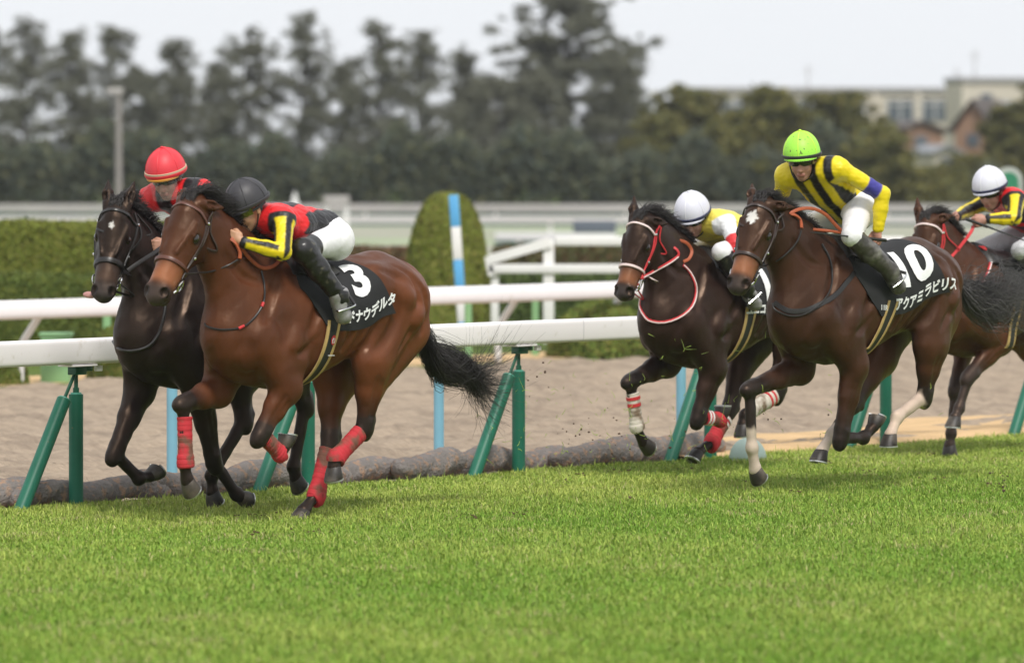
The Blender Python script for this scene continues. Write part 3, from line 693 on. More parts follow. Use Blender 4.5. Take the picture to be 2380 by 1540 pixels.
def wrapmat(name, c): return mat(name, c, rough=.8, col2=((.17, .07, .045), 7, .50, .60), bump=(90, .5, .004))
M_WRAPR = wrapmat('red_leg_wrap', (.50, .025, .035))
M_WRAPW = mat('white_leg_wrap', (.62, .56, .48), rough=.8, col2=((.2, .14, .09), 10, .5, .68), bump=(90, .5, .004))
M_WSTRIPE = mat('white_stripe', (.75, .7, .68), rough=.8)

class Horse: pass
def build_horse(H):
    fr = H.fr; P = fr.P; res = .0105
    dz = H.lift
    root = empty('racehorse', (fr.A[0], fr.A[1], 0), fr.rz)
    tag(root, H.label, 'horse', 'galloping racehorses with riders')
    H.root = root
    poll = np.array(H.poll); lip = np.array(H.lip)
    L = nrm(lip-poll)
    ya = R(H.yaw); S0 = np.array([-math.sin(ya), math.cos(ya), 0.0])
    S = nrm(S0 - L*(S0 @ L)); N = np.cross(L, S); N = nrm(N)
    if N[2] < 0 and N[0] < 0: N = -N
    H.L, H.S, H.N = L, S, N
    HL = float(np.linalg.norm(lip-poll)); hs = HL/.62; H.hs = hs; hs_w = min(hs, 1.06)*1.09
    def hp(l, s, n): return poll + L*l*hs + S*s*hs_w + N*n*hs_w
    H.hp = hp
    F = Field((-1.12, -.42, -.06), (1.75, .42+max(0, poll[1], lip[1]), 2.18), res)
    if lip[1] < -.1: pass
    def T(f, u): return (f, 0, u+dz)
    # torso
    st = [(-.86, 1.24, .12, .13), (-.74, 1.285, .24, .22), (-.58, 1.285, .29, .262), (-.42, 1.275, .285, .262), (-.2, 1.235, .285, .27), (0, 1.20, .315, .285),
          (.18, 1.175, .355, .275), (.34, 1.18, .38, .235), (.48, 1.17, .36, .205), (.60, 1.14, .29, .185), (.68, 1.11, .20, .16)]
    F.chain([(T(f, u), r, w) for f, u, r, w in st], k=.035)
    # withers, croup, dock
    F.tube(T(.42, 1.45), T(.10, 1.42), .13, .10, .06, .06, k=.06)
    F.tube(T(-.55, 1.47), T(-.84, 1.35), .10, .07, .10, .06, k=.06)
    F.tube(T(-.84, 1.37), T(-1.0, 1.24), .045, .03, k=.03)
    # neck: base to poll, deep at the base, bending towards the head
    nb = np.array(T(.47, 1.24)); nt_ = hp(.05, 0, -.13)
    ctl = []
    npts = [(0, .335, .17), (.22, .27, .135), (.45, .215, .108), (.7, .168, .09), (.88, .142, .082), (1, .125, .078)]
    for t, r, w in npts:
        p = nb*(1-t) + nt_*t; p[2] += .05*math.sin(math.pi*t)*H.arch; p[0] -= .012*math.sin(math.pi*t)
        s1 = nrm(np.array([0, 1, 0])*(1-t) + S*t)
        ctl.append((p, r, w, s1))
    for (a, ra, wa, s1), (b, rb, wb, s2) in zip(ctl[:-1], ctl[1:]): F.tube(a, b, ra, rb, wa, wb, s1+s2, k=.05)
    # windpipe/jugular groove and crest muscle
    for sg in (-1, 1):
        a = nb + np.array([.12, sg*.11, -.05]); b = ctl[3][0] + S*sg*.05 + np.array([.06, 0, -.07])
        F.tube(a, b, .075, .05, .05, .035, k=.02)
    # shoulders, chest, haunches
    for sg in (-1, 1):
        F.tube((.34, sg*.10, 1.40+dz), (.60, sg*.155, 1.12+dz), .07, .12, .05, .078, k=.03)
        F.tube((.22, sg*.17, 1.28+dz), (.36, sg*.18, 1.0+dz), .11, .13, .06, .075, k=.022)
        F.ell((.675, sg*.10, 1.03+dz), (.115, .090, .13), k=.010)
        F.ell((.60, sg*.19, 1.10+dz), (.08, .05, .12), k=.02)
        F.tube((.50, sg*.20, 1.02+dz), (.34, sg*.215, .96+dz), .055, .06, .035, .04, k=.014)
        F.tube((.30, sg*.215, 1.30+dz), (.34, sg*.225, 1.10+dz), .05, .06, .02, .03, k=.02)
        F.tube((-.38, sg*.16, 1.38+dz), (-.70, sg*.14, 1.30+dz), .15, .17, .11, .12, k=.03)
        F.ell((-.38, sg*.205, 1.36+dz), (.09, .045, .06), k=.05)           # point of hip
        F.tube((-.80, sg*.12, 1.26+dz), (-.74, sg*.13, 1.08+dz), .10, .11, .07, .075, k=.025)   # hamstrings
    for sg, key in ((1, 'FL'), (-1, 'FR')):
        E, K, Fk, To = [np.array(q, float) for q in H.legs[key]]
        ShP = np.array([.59, sg*.15, 1.08+dz])
        F.tube(ShP, E, .135, .10, .095, .08, k=.035)
        F.tube((.38, sg*.16, 1.05+dz), E, .14, .095, .09, .075, k=.03)
        m = E + (K-E)*.42
        d = nrm(K-E); back = rot(d, -90)
        F.tube(E, m, .10, .078, .075, .062, k=.03); F.tube(m, K, .074, .047, .058, .043, k=.02)
        F.tube(E + back*-.01 + d*.03, m + back*.03 + d*.05, .07, .035, .05, .03, k=.015)
        F.tube(K - d*.045, K + d*.04, .049, .047, .046, .044, k=.03); F.ell(K + back*.036, (.026, .026, .030), k=.015); F.ell(K - back*.010 + d*.01, (.044, .042, .036), k=.012)
        lower_leg(F, H, key, K, Fk, To, .034)
    for sg, key in ((1, 'HL'), (-1, 'HR')):
        St, Hk, Fk, To = [np.array(q, float) for q in H.legs[key]]
        F.tube((-.58, sg*.15, 1.27+dz), St, .23, .15, .125, .10, k=.04)
        F.tube((-.76, sg*.13, 1.12+dz), St*.5 + Hk*.5, .15, .075, .085, .055, k=.022)
        d = nrm(Hk-St); back = rot(d, -90)
        m = St + (Hk-St)*.45
        F.tube(St, m, .14, .098, .09, .068, k=.025); F.tube(m, Hk, .09, .05, .065, .04, k=.02)
        pt = Hk + back*.062 - d*.035
        F.tube(m + back*.055, pt, .03, .022, .02, .02, k=.015)
        F.tube(pt, Hk + back*.01 + d*.06, .03, .03, .026, .028, k=.02)
        F.tube(Hk - d*.02, Hk + d*.03, .054, .050, .044, .042, k=.03)
        lower_leg(F, H, key, Hk, Fk, To, .038)
    for sg in (-1, 1):   # ribs-to-shoulder groove, stifle groove, forearm groove
        F.tube((.20, sg*.315, 1.30+dz), (.12, sg*.315, 1.0+dz), .020, .016, k=.045, op='-')
        F.tube((-.70, sg*.292, 1.30+dz), (-.66, sg*.285, 1.08+dz), .012, .010, k=.05, op='-')
    F.tube((.80, 0, 1.16+dz), (.70, 0, .92+dz), .02, .016, k=.03, op='-')
    # head
    hd = [(0, -.075, .085, .07), (.07, -.085, .118, .088), (.15, -.11, .135, .102), (.22, -.115, .132, .098), (.30, -.10, .108, .083), (.38, -.085, .090, .074),
          (.46, -.074, .077, .065), (.52, -.070, .070, .063), (.57, -.066, .060, .062), (.60, -.064, .046, .053)]
    F.chain([(hp(l, 0, n), r*hs_w, w*hs_w) for l, n, r, w in hd], S=S, k=.018)
    Mh = np.array([L, S, N])
    for sg in (-1, 1):
        F.ell(hp(.19, sg*.066, -.165), (.112, .036, .098), Mh, k=.010)      # jaw plate
        F.ell(hp(.175, sg*.080, -.036), (.040, .022, .020), Mh, k=.018)    # brow
        F.ell(hp(.205, sg*.106, -.062), (.030, .010, .020), Mh, k=.008, op='-')
        F.tube(hp(.172, sg*.094, -.042), hp(.205, sg*.097, -.030), .005, .006, k=.006); F.tube(hp(.205, sg*.097, -.030), hp(.24, sg*.090, -.042), .006, .004, k=.006)
        F.tube(hp(.23, sg*.094, -.098), hp(.38, sg*.072, -.085), .014, .008, k=.007)
        F.tube(hp(.30, sg*.082, -.06), hp(.44, sg*.068, -.10), .0055, .004, k=.006)
        F.tube(hp(.13, sg*.085, -.02), hp(.34, sg*.045, .0), .014, .010, k=.015)   # facial crest
        F.ell(hp(.575, sg*.050, -.038), (.044, .026, .040), Mh, k=.010)   # nostril rim
        F.ell(hp(.590, sg*.058, -.016), (.034, .027, .026), Mh, k=.006, op='-')
        F.tube(hp(.47, sg*.070, -.112), hp(.59, sg*.056, -.098), .008, .010, k=.006, op='-'); F.tube(hp(.59, sg*.056, -.098), hp(.635, 0, -.098), .010, .010, k=.006, op='-')  # mouth line
    F.ell(hp(.60, 0, -.058), (.034, .044, .042), Mh, k=.018)              # upper lip
    F.ell(hp(.565, 0, -.135), (.046, .038, .036), Mh, k=.010)             # chin
    # ears
    for sg, (el, es, en) in ((1, H.earL), (-1, H.earR)):
        b0 = hp(.0, sg*.058, -.03); d = nrm(L*el + S*es + N*en)
        e1 = b0 + d*.10; e2 = b0 + d*.185
        sd = nrm(np.cross(d, S*.6*sg + N*.8))
        F.tube(b0 - d*.01, b0 + d*.085, .028, .036, .030, .036, S=sd, k=.012); F.tube(b0 + d*.085, e2, .036, .005, .032, .005, S=sd, k=.008)
        op = nrm(np.cross(sd, d)); op = op if op @ (N*.6 + S*sg*.5 + L*.2) > 0 else -op
        F.tube(b0 + d*.045 + op*.022, b0 + d*.14 + op*.020, .016, .007, k=.006, op='-')
    # second pass: grooves and ridges between the muscles, laid on the first surface
    Fk_ = F.F.copy(); V, Fc = F.mesh(0); F.F = Fk_; bv = bvh(V, Fc)
    def on(f, u, sg):
        o = Vector((f, sg*.7, u+dz)); hit = bv.ray_cast(o, Vector((0, -sg, 0)))
        if hit[0] is None: return None
        n = np.array(hit[1]); n = n if n[1]*sg > 0 else -n; return np.array(hit[0]), n
    def carve(pts, sg, r, dep, k=.02, op='-'):
        q = [on(f, u, sg) for f, u in pts]; q = [x for x in q if x is not None]
        if len(q) < 2: return
        c = [p + n*(r-dep) if op == '-' else p - n*(r-dep) for p, n in q]; c = spline(c, 3*len(c))
        for i in range(len(c)-1):
            e0 = .35+.65*math.sin(math.pi*(i+.3)/len(c)); F.tube(c[i], c[i+1], r*e0, r*e0, k=k, op=op)
    for sg in (1, -1):
        for pts, r, dep, k in [([(.47, 1.46), (.56, 1.32), (.63, 1.20)], .03, .013, .03), ([(.17, 1.42), (.22, 1.28), (.29, 1.14)], .03, .011, .03),
            ([(.24, 1.10), (.33, 1.02), (.44, 1.02)], .022, .011, .02), ([(-.44, 1.34), (-.46, 1.20), (-.40, 1.08), (-.30, 1.0)], .035, .014, .035),
            ([(-.52, 1.50), (-.66, 1.42), (-.76, 1.28), (-.75, 1.10)], .024, .012, .02), ([(-.62, 1.46), (-.68, 1.30), (-.62, 1.12), (-.52, 1.0)], .026, .012, .025),
            ([(-.34, 1.48), (-.48, 1.44), (-.56, 1.32)], .024, .008, .025), ([(.60, 1.42), (.72, 1.46), (.82, 1.58)], .024, .010, .025),
            ([(.08, 1.30), (.06, 1.15), (.10, 1.0)], .02, .005, .03), ([(-.02, 1.30), (-.05, 1.15), (-.01, 1.0)], .02, .005, .03), ([(-.12, 1.28), (-.16, 1.15), (-.12, 1.02)], .02, .005, .03), ([(-.22, 1.26), (-.27, 1.15), (-.24, 1.04)], .02, .004, .03)]:
            carve(pts, sg, r, dep, k)
        for pts, r, dep, k in [([(.20, .96), (.05, 1.0), (-.10, .98), (-.2, 1.02)], .010, .005, .008), ([(-.70, 1.22), (-.66, 1.16)], .05, .012, .05), ([(.38, 1.16), (.42, 1.04)], .05, .010, .04), ([(-.50, 1.38), (-.58, 1.30)], .05, .008, .05)]:
            carve(pts, sg, r, dep, k, '+')
        for key in (('FL', 'HL') if sg > 0 else ('FR', 'HR')):
            E, K, _, _ = [np.array(q, float) for q in H.legs[key]]; d = nrm(K-E); back = rot(d, -90)
            for off, w0 in ((.012, .3), (-.028, .25)):
                pts3 = [E + (K-E)*t + back*off*(1.3-t) for t in (w0, w0+.2, w0+.4, .85)]
                q = [on(p[0], p[2]-dz, sg) for p in pts3]; q = [x for x in q if x is not None and abs(x[0][1]-E[1]) < .14]
                if len(q) > 2:
                    c = spline([p + n*.008 for p, n in q], 9)
                    for i in range(8): F.tube(c[i], c[i+1], .014, .014, k=.014, op='-')
    F.wrinkle(.0024, 26, 3); F.wrinkle(.0013, 60, 4)
    V, Fc = F.mesh(1)
    # coat colours of the hair, with the lit hindquarters painted brighter
    base = np.array(H.coat); dark = np.array(H.points)
    C = np.tile(base, (len(V), 1))
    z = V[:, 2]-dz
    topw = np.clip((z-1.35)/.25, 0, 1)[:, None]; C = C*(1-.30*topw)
    C = C*np.interp(V[:, 0], [-.6, -.2, .4, .9], [1.22, 1.08, .86, .74])[:, None]  # darker head and neck, brighter lit hindquarters put into the coat colour
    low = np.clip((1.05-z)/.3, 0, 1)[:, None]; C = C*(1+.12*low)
    def seg_t(a, b):
        ab = b-a; t = np.clip(((V-a) @ ab)/(ab @ ab), 0, 1); return t, np.linalg.norm(V-(a+t[:, None]*ab), axis=1)
    def blend(w, col):
        nonlocal C; w = np.clip(w, 0, 1)[:, None]; C = C*(1-w) + np.array(col)*w
    for key in ('FL', 'FR', 'HL', 'HR'):
        E, K, Fk, To = [np.array(q, float) for q in H.legs[key]]
        t, d = seg_t(E, K); blend((t-.5)/.4*(d < .13), dark)
        for a, b in ((K, Fk), (Fk, To)):
            t, d = seg_t(a, b); blend((d < .085)*1.0, dark)
    for key, start, col in H.socks:
        E, K, Fk, To = [np.array(q, float) for q in H.legs[key]]
        nz = .02*np.sin(V[:, 0]*90)+.015*np.sin(V[:, 2]*70+V[:, 1]*80)
        t, d = seg_t(K, Fk); blend((t+nz-start)/.08*(d < .075), col)
        t, d = seg_t(Fk, To); blend((d < .08)*1.0, col)
    rel = V-poll; l = rel @ L/hs; s_ = rel @ S/hs_w; n_ = rel @ N/hs_w
    onhead = (np.abs(s_) < .13) & (n_ > -.185 - .12*np.clip((.30-l)/.1, 0, 1)) & (n_ < .12) & (l > -.1) & (l < .75)
    blend(np.clip((l-.36)/.12, 0, 1)*np.clip((.545-l)/.04, 0, 1)*.88*onhead, H.muzzle)
    blend(np.clip((l-.52-.35*np.clip(-n_-.07, 0, .1))/.05, 0, 1)*onhead, H.nose)
    dn = np.minimum(np.linalg.norm(np.stack([l-.585, s_-.058, n_+.024], 1), axis=1), np.linalg.norm(np.stack([l-.585, s_+.058, n_+.024], 1), axis=1))
    blend((.036-dn)/.008, (.004, .003, .003))
    de = np.minimum(np.linalg.norm(np.stack([l-.205, s_-.1, n_+.062], 1), axis=1), np.linalg.norm(np.stack([l-.205, s_+.1, n_+.062], 1), axis=1))
    blend((.042-de)/.016*.85, (.010, .007, .006))
    if H.star:
        sl, ss, sr, el_ = H.star
        ang = np.arctan2(s_-ss, l-sl); rr = np.hypot((l-sl)/el_, s_-ss)
        blend((sr*(1+.16*np.sin(5*ang)+.12*np.sin(9*ang+1)) - rr)/.006*(n_ > -.06)*onhead, (.75, .73, .7))
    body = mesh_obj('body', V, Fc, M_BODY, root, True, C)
    H.V, H.F = V, Fc; H.bvh = bvh(V, Fc)
    # eyes
    for sg in (-1, 1):
        mb = MB(); mb.sphere(hp(.205, sg*.087, -.060), (.033, .024, .026), 16, 12, Matrix(np.array([L, S, N]).T.tolist())); mb.build('eye', M_EYE, root)
    # hooves
    for key in H.hoof:
        c, up, heel, side = H.hoof[key]
        mb = MB(); sh = MB(); n = 20
        rings = []
        for zz, rl, rw, off in ((.082, .036, .036, .016), (.072, .045, .045, .014), (.04, .054, .052, .004), (.004, .062, .058, -.004), (0, .060, .056, -.004)):
            rings.append([c + up*zz + heel*(off + (-rl*math.cos(2*math.pi*j/n))*(1 if math.cos(2*math.pi*j/n) > 0 else .85)) + side*rw*math.sin(2*math.pi*j/n) for j in range(n)])
        v = [p for r in rings for p in r]; f = []
        for i in range(4):
            for j in range(n): f.append((i*n+j, i*n+(j+1) % n, (i+1)*n+(j+1) % n, (i+1)*n+j))
        f.append(tuple(range(n))); f.append(tuple(4*n+j for j in range(n)))
        mb.add(v, f); ho = mb.build('hoof', M_HOOF, root)
        pts = [c - up*.004 + heel*(-.004-.05*math.cos(a)) + side*.047*math.sin(a) for a in np.linspace(-2.4, 2.4, 17)]
        sh.sweep(pts, [(-.011, -.004), (.011, -.004), (.011, .004), (-.011, .004)], up=tuple(up)); sh.build('horseshoe', M_SHOE, ho)
    hair(H)
    return H
def lower_leg(F, H, key, K, Fk, To, r):
    d = nrm(Fk-K); back = rot(d, -90)
    w = nrm(np.array([To[0]-Fk[0], 0, To[2]-Fk[2]]))
    heel = rot(w, -130); up = -rot(w, -40); side = np.array([0., 1, 0])
    c = np.array(To) + heel*.062
    top = c + up*.07 + heel*.012
    F.tube(K, Fk, r+.006, r-.001, r-.001, r-.004, k=.02)
    F.tube(K + back*.022 + d*.05, Fk + back*.02, .016, .016, k=.012)
    for s_ in (-1, 1): F.tube(K + d*.07 + back*.014 + side*s_*(r+.002), Fk - d*.05 + back*.012 + side*s_*r, .007, .007, k=.010, op='-')
    F.ell(Fk, (.043, .037, .043), k=.025); F.ell(Fk + back*.028, (.020, .020, .024), k=.014)
    F.ell(c + up*.082 + heel*.03, (.030, .036, .02), k=.012)
    F.tube(Fk, top, .031, .036, k=.015); F.tube(top, c + up*.045 + heel*.008, .038, .036, k=.01)
    H.hoof[key] = (c, up, heel, side)
def hair(H):
    """mane, forelock and tail blown back by the gallop"""
    hp, L, S, N, root = H.hp, H.L, H.S, H.N, H.root; dz = H.lift
    wv = np.array([-1, .18, .28])
    cur = []
    # forelock, swept back over the poll
    for i in range(420):
        b = hp(rng.uniform(-.03, .03), rng.uniform(-.036, .036), rng.uniform(-.005, .012))
        d = nrm(N*.55 + S*rng.normal(0, .2) - L*.7); ln = rng.uniform(.05, .11)
        e = b + d*ln*.22; g = e + nrm(-L*.45 - N*.85 + np.array(H.fore)*.4 + rng.normal(0, .12, 3))*ln
        cur.append(spline([b, e, (e+g)/2 + N*.02, g], 7))
    strand_mesh('forelock', cur, .0024, M_HAIR, root)
    # mane along the crest
    cur = []
    A = hp(-.03, 0, -.02); B = np.array([.40, 0, 1.585+dz])
    for i in range(1900):
        t = rng.uniform(0, 1)**1.15
        p = A*(1-t)+B*t; p = np.array([p[0], p[1], p[2]+.1])
        hit = H.bvh.ray_cast(Vector(p) + Vector((0, 0, .3)), Vector((0, 0, -1)))
        if hit[0] is None: continue
        b = np.array(hit[0]) + np.array([0, rng.normal(0, .014), -.008])
        ln = rng.uniform(.07, .14)*H.mane*(1.15-.75*t)
        side = rng.choice([-1, 1], p=[.6, .4])
        d1 = nrm(np.array([-.8, side*.3, .5]) + rng.normal(0, .15, 3)); d2 = nrm(np.array([-1, side*.2+.1, .1]) + rng.normal(0, .28, 3)); d3 = nrm(np.array([-1, side*.2, -.25]) + rng.normal(0, .4, 3))
        cur.append(spline([b, b+d1*ln*.22, b+d1*ln*.22+d2*ln*.48, b+d1*ln*.22+d2*ln*.48+d3*ln*.38], 8))
    strand_mesh('mane', cur, .0025, M_HAIR, root)
    # tail: pts give the path of its core
    if H.tail is not None:
        core = spline(H.tail, 24); cur = []
        NT = H.tailn
        for i in range(NT):
            t0 = rng.uniform(0, .35)**1.0; t1 = min(1, rng.uniform(.55, 1.12) if i % 3 else rng.uniform(.35, .8))
            if t1 <= t0 + .2: t1 = t0 + .3
            ts = np.linspace(t0, t1, 14); idx = np.clip(ts, 0, 1)*(len(core)-1)
            pts = np.stack([np.interp(idx, np.arange(len(core)), core[:, d]) for d in range(3)], 1)
            a = rng.uniform(0, 6.28); rr = abs(rng.normal(.6, .4))
            wid = np.interp(ts, [0, .2, .5, .8, 1.1], H.tailw)
            ph = rng.uniform(0, 6.28); fr_ = rng.uniform(2.5, 5)
            wob = .45*np.sin(fr_*ts*6.28/2 + ph)*ts
            ax1 = np.array([.3, .9, .1]); ax2 = np.array([.1, -.2, 1.0])
            off = (np.cos(a+wob*2)*wid*rr)[:, None]*ax1 + ((np.sin(a+wob*2)*wid*rr))[:, None]*ax2
            off *= np.clip((ts-t0)/.12, .25, 1)[:, None]
            over = np.clip(ts-.70, 0, 1)[:, None]; ex = over*rng.normal(0, .55, 3)*np.array([.8, .5, 1]) + over*np.array([-.35, 0, .12])
            q = pts + off + ex; cur.append(q)
        strand_mesh('tail', cur, np.where(rng.random(NT) < .4, .0024, .0012), H.tailm, root)

def legs(fr, d):
    out = {}
    sd = {'FL': (.17, .13, .12, .12), 'FR': (-.17, -.13, -.12, -.12), 'HL': (.17, .12, .10, .10), 'HR': (-.17, -.12, -.10, -.10)}
    for k, pts in d.items():
        out[k] = [fr.P(p[0], p[1], p[2], p[3] if len(p) > 3 else sd[k][i]) if isinstance(p[0], str) else np.array(p) for i, p in enumerate(pts)]
    return out
def horse(**k):
    H = Horse(); H.hoof = {}; H.socks = []; H.star = None; H.tail = None; H.tailn = 700; H.lift = 0; H.arch = 1; H.mane = 1; H.tailm = M_HAIR; H.fore = (0, 0, 0)
    H.tailw = [.03, .05, .06, .08, .10]
    H.earL = (-.75, .35, -.4); H.earR = (-.75, -.35, -.4)
    for a, b in k.items(): setattr(H, a, b)
    return build_horse(H)
HS = []
# bay number three
f = Frame(693, 1205, -.1, 0.0)
h3 = horse(fr=f, label='bright bay racehorse with four red leg wraps and black saddle cloth number 3',
  coat=(.105, .032, .012), points=(.016, .012, .011), muzzle=(.30, .11, .05), nose=(.045, .033, .03),
  poll=f.P('A', 835, 450), lip=f.P('A', 560, 1150, .03), yaw=20, mane=1.3,
  earL=(-.45, .5, -.95), earR=(-.75, -.3, -.5), fore=(-.4, 0, .2),
  legs=legs(f, {'FR': [('C', 930, 440), ('C', 665, 545), ('C', 675, 990), ('C', 700, 1260)],
                'FL': [('C', 1440, 420), ('C', 1245, 780), ('C', 1390, 930), ('C', 1500, 790)],
                'HL': [('D', 455, 640), ('D', 418, 975), ('D', 265, 1140), ('D', 225, 1262)],
                'HR': [('D', 250, 700), ('D', 235, 1050), ('D', 165, 1330), ('D', 45, 1450)]}),
  tail=[f.P('Z', 972, 735, 0), f.P('Z', 988, 790, 0), f.P('Z', 1008, 838, -.01), f.P('Z', 1045, 850, -.03), f.P('Z', 1085, 862, -.03), f.P('Z', 1108, 895, -.03), f.P('Z', 1125, 890, -.03)],
  tailw=[.045, .095, .10, .08, .08], tailn=3000)
HS.append(h3)
# ------------------------------------------------------------------ tack
class SMap:
    """coat surface unrolled: f along the back, a = distance down the side from the spine"""
    def __init__(s, H, zc=1.2):
        s.fs = np.linspace(-.80, .66, 60); s.tab = {}
        for sg in (1, -1):
            for i, f in enumerate(s.fs):
                pts = []; ns = []
                for ph in np.radians(np.arange(0, 176, 3)):
                    d = Vector((0, sg*math.sin(ph), math.cos(ph)))
                    c = Vector((f, 0, zc+H.lift))
                    hit = H.bvh.ray_cast(c + d*.44, -d)
                    if hit[0] is None: continue
                    n = hit[1]
                    if n.dot(d) < 0: n = -n
                    pts.append(hit[0]); ns.append(n)
                P = np.array(pts); a = np.concatenate([[0], np.cumsum(np.linalg.norm(np.diff(P, axis=0), axis=1))])
                ag = np.arange(0, 1.42, .02); Q = np.stack([np.interp(ag, a, P[:, d]) for d in range(3)] + [np.interp(ag, a, np.array(ns)[:, d]) for d in range(3)], 1)
                s.tab[(sg, i)] = Q
            T = np.stack([s.tab[(sg, i)] for i in range(len(s.fs))]); k = np.exp(-.5*(np.arange(-4, 5)/1.8)**2); k /= k.sum()
            for ax in (0, 1):
                Tp = np.concatenate([np.repeat(T.take([0], ax), 4, ax), T, np.repeat(T.take([-1], ax), 4, ax)], ax)
                if ax == 1:   # mirror across the spine
                    Tp[:, :4] = T[:, 4:0:-1]; Tp[:, :4, 1] *= -1; Tp[:, :4, 4] *= -1
                T = sum(k[j]*Tp.take(range(j, j+T.shape[ax]), ax) for j in range(9))
            T[:, :, 0] = s.fs[:, None]
            for i in range(len(s.fs)): s.tab[(sg, i)] = (ag, T[i, :, :3], T[i, :, 3:])
    def q(s, f, a, sg=1, off=.01):
        if a < 0: sg = -sg; a = -a
        x = np.interp(f, s.fs, np.arange(len(s.fs))); i = min(int(x), len(s.fs)-2); u = x-i
        r = []
        for j in (i, i+1):
            A, P, Nn = s.tab[(sg, j)]
            r.append([np.array([np.interp(a, A, P[:, d]) for d in range(3)]), np.array([np.interp(a, A, Nn[:, d]) for d in range(3)])])
        p = r[0][0]*(1-u)+r[1][0]*u; n = nrm(r[0][1]*(1-u)+r[1][1]*u)
        return p + n*off, n
    def qz(s, f, z, sg=1):
        """a for a given height"""
        i = int(np.argmin(abs(s.fs-f))); A, P, Nn = s.tab[(sg, i)]
        k = max(1, np.argmax(P[:, 2] < z)); u = (P[k-1, 2]-z)/(P[k-1, 2]-P[k, 2]+1e-9); return A[k-1] + (A[k]-A[k-1])*u
    def at(s, H, c, cx, cy):
        p, n = onb(H, c, cx, cy, 0); return p[0], s.qz(p[0], p[2])
def patch(name, smap, uv, m, parent, off=.012, th=.008, wav=0.0, nu=24, nv=24):
    """thin cloth over the coat; uv(u,v)->(f,a)"""
    objs = []
    v = []; 
    for lay in (off, off-th):
        for i in range(nu+1):
            for j in range(nv+1):
                f, a = uv(i/nu, j/nv); p, n = smap.q(f, a, 1, lay + wav*(math.sin(f*31+a*17)+math.sin(a*43-f*23)*.6)*min(1, abs(a)*3)); v.append(p)
    N = (nu+1)*(nv+1); fc = []
    for i in range(nu):
        for j in range(nv):
            a0 = i*(nv+1)+j; q = (a0, a0+1, a0+nv+2, a0+nv+1); fc.append(q); fc.append(tuple(N+x for x in q[::-1]))
    edge = [i*(nv+1) for i in range(nu)] + [nu*(nv+1)+j for j in range(nv)] + [i*(nv+1)+nv for i in range(nu, 0, -1)] + [j for j in range(nv, 0, -1)]
    for a, b in zip(edge, edge[1:]+edge[:1]): fc.append((a, b, N+b, N+a))
    mb = MB(); mb.add(v, fc); return mb.build(name, m, parent)
def text_mesh(txt, size, bold=0.0, sx=1.0):
    cu = bpy.data.curves.new('lettering', 'FONT'); cu.body = txt; cu.size = size; cu.offset = bold
    cu.align_x = 'LEFT'; cu.resolution_u = 4
    o = bpy.data.objects.new('lettering', cu); sc.collection.objects.link(o)
    dg = bpy.context.evaluated_depsgraph_get(); dg.update()
    me = bpy.data.meshes.new_from_object(o.evaluated_get(dg))
    bpy.data.objects.remove(o); bpy.data.curves.remove(cu)
    bm = bmesh.new(); bm.from_mesh(me)
    bmesh.ops.triangulate(bm, faces=bm.faces)
    for _ in range(5):
        es = [e for e in bm.edges if e.calc_length() > .03]
        if not es: break
        bmesh.ops.subdivide_edges(bm, edges=es, cuts=1); bmesh.ops.triangulate(bm, faces=bm.faces)
    for v in bm.verts: v.co.x *= sx
    v = np.array([tuple(x.co) for x in bm.verts]); f = [tuple(x.index for x in p.verts) for p in bm.faces]
    bm.free(); bpy.data.meshes.remove(me)
    return v, f
def put_text(name, smap, txt, size, f0, a0, parent, m=None, bold=0, sx=1.0, slant=0.0, off=.0215, center=True):
    v, f = text_mesh(txt, size, bold, sx)
    if center: v[:, 0] -= (v[:, 0].min()+v[:, 0].max())/2; v[:, 1] -= (v[:, 1].min()+v[:, 1].max())/2
    P = [smap.q(f0 - x - y*slant*0, a0 - y - x*slant, 1, off)[0] for x, y, _ in v]
    return mesh_obj(name, np.array(P), f, m or M_WHITEP, parent, False)
def onb(H, c, cx, cy, off=.008, side=None, fb=.12):
    """the place on the coat (or plane 'side') seen at a picture point, with its normal"""
    if side is None:
        q = H.fr.P(c, cx, cy, 0); o = Vector(H.fr.cam); d = (Vector(q)-o).normalized()
        hit = H.bvh.ray_cast(o, d)
        if hit[0] is not None:
            n = np.array(hit[1]); 
            if n @ np.array(d) > 0: n = -n
            return np.array(hit[0]) + n*off, n
        side = fb
    p = H.fr.P(c, cx, cy, side); return p, nrm(H.fr.cam-p)
def cord(H, name, m, w, pts, kind='tube', n=26, parent=None, off=.008, th=.004):
    P = []; Nn = []
    for q in pts:
        p, nn = onb(H, q[0], q[1], q[2], off, None, q[4]) if len(q) > 4 else onb(H, q[0], q[1], q[2], off, q[3] if len(q) > 3 else None); P.append(p); Nn.append(nn)
    S_ = spline(P, n); NS = spline(Nn, n)
    mb = MB()
    if kind == 'tube': mb.tube(S_, w, 7)
    else: mb.strap(S_, w, th, NS)
    return mb.build(name, m, parent or H.root)
def headpt(H, l, ph, off=.006, na=-.09):
    d = Vector(H.N*math.cos(R(ph)) + H.S*math.sin(R(ph))); c = Vector(H.hp(l, 0, na))
    hit = H.bvh.ray_cast(c + d*.26, -d)
    if hit[0] is None: return np.array(c+d*.1), np.array(d)
    n = hit[1] if hit[1].dot(d) > 0 else -hit[1]
    return np.array(hit[0] + n*off), np.array(n)
def hstrap(H, name, m, w, lp, parent, closed=False, th=.005, n=30, na=-.09):
    Q = [headpt(H, l, ph, na=na) for l, ph in lp]
    P = [q[0] for q in Q]; Nn = [q[1] for q in Q]
    if closed: S_, NS = P, Nn
    else: S_ = spline(P, n); NS = spline(Nn, n)
    mb = MB(); mb.strap(S_, w, th, NS, closed=closed); return mb.build(name, m, parent)
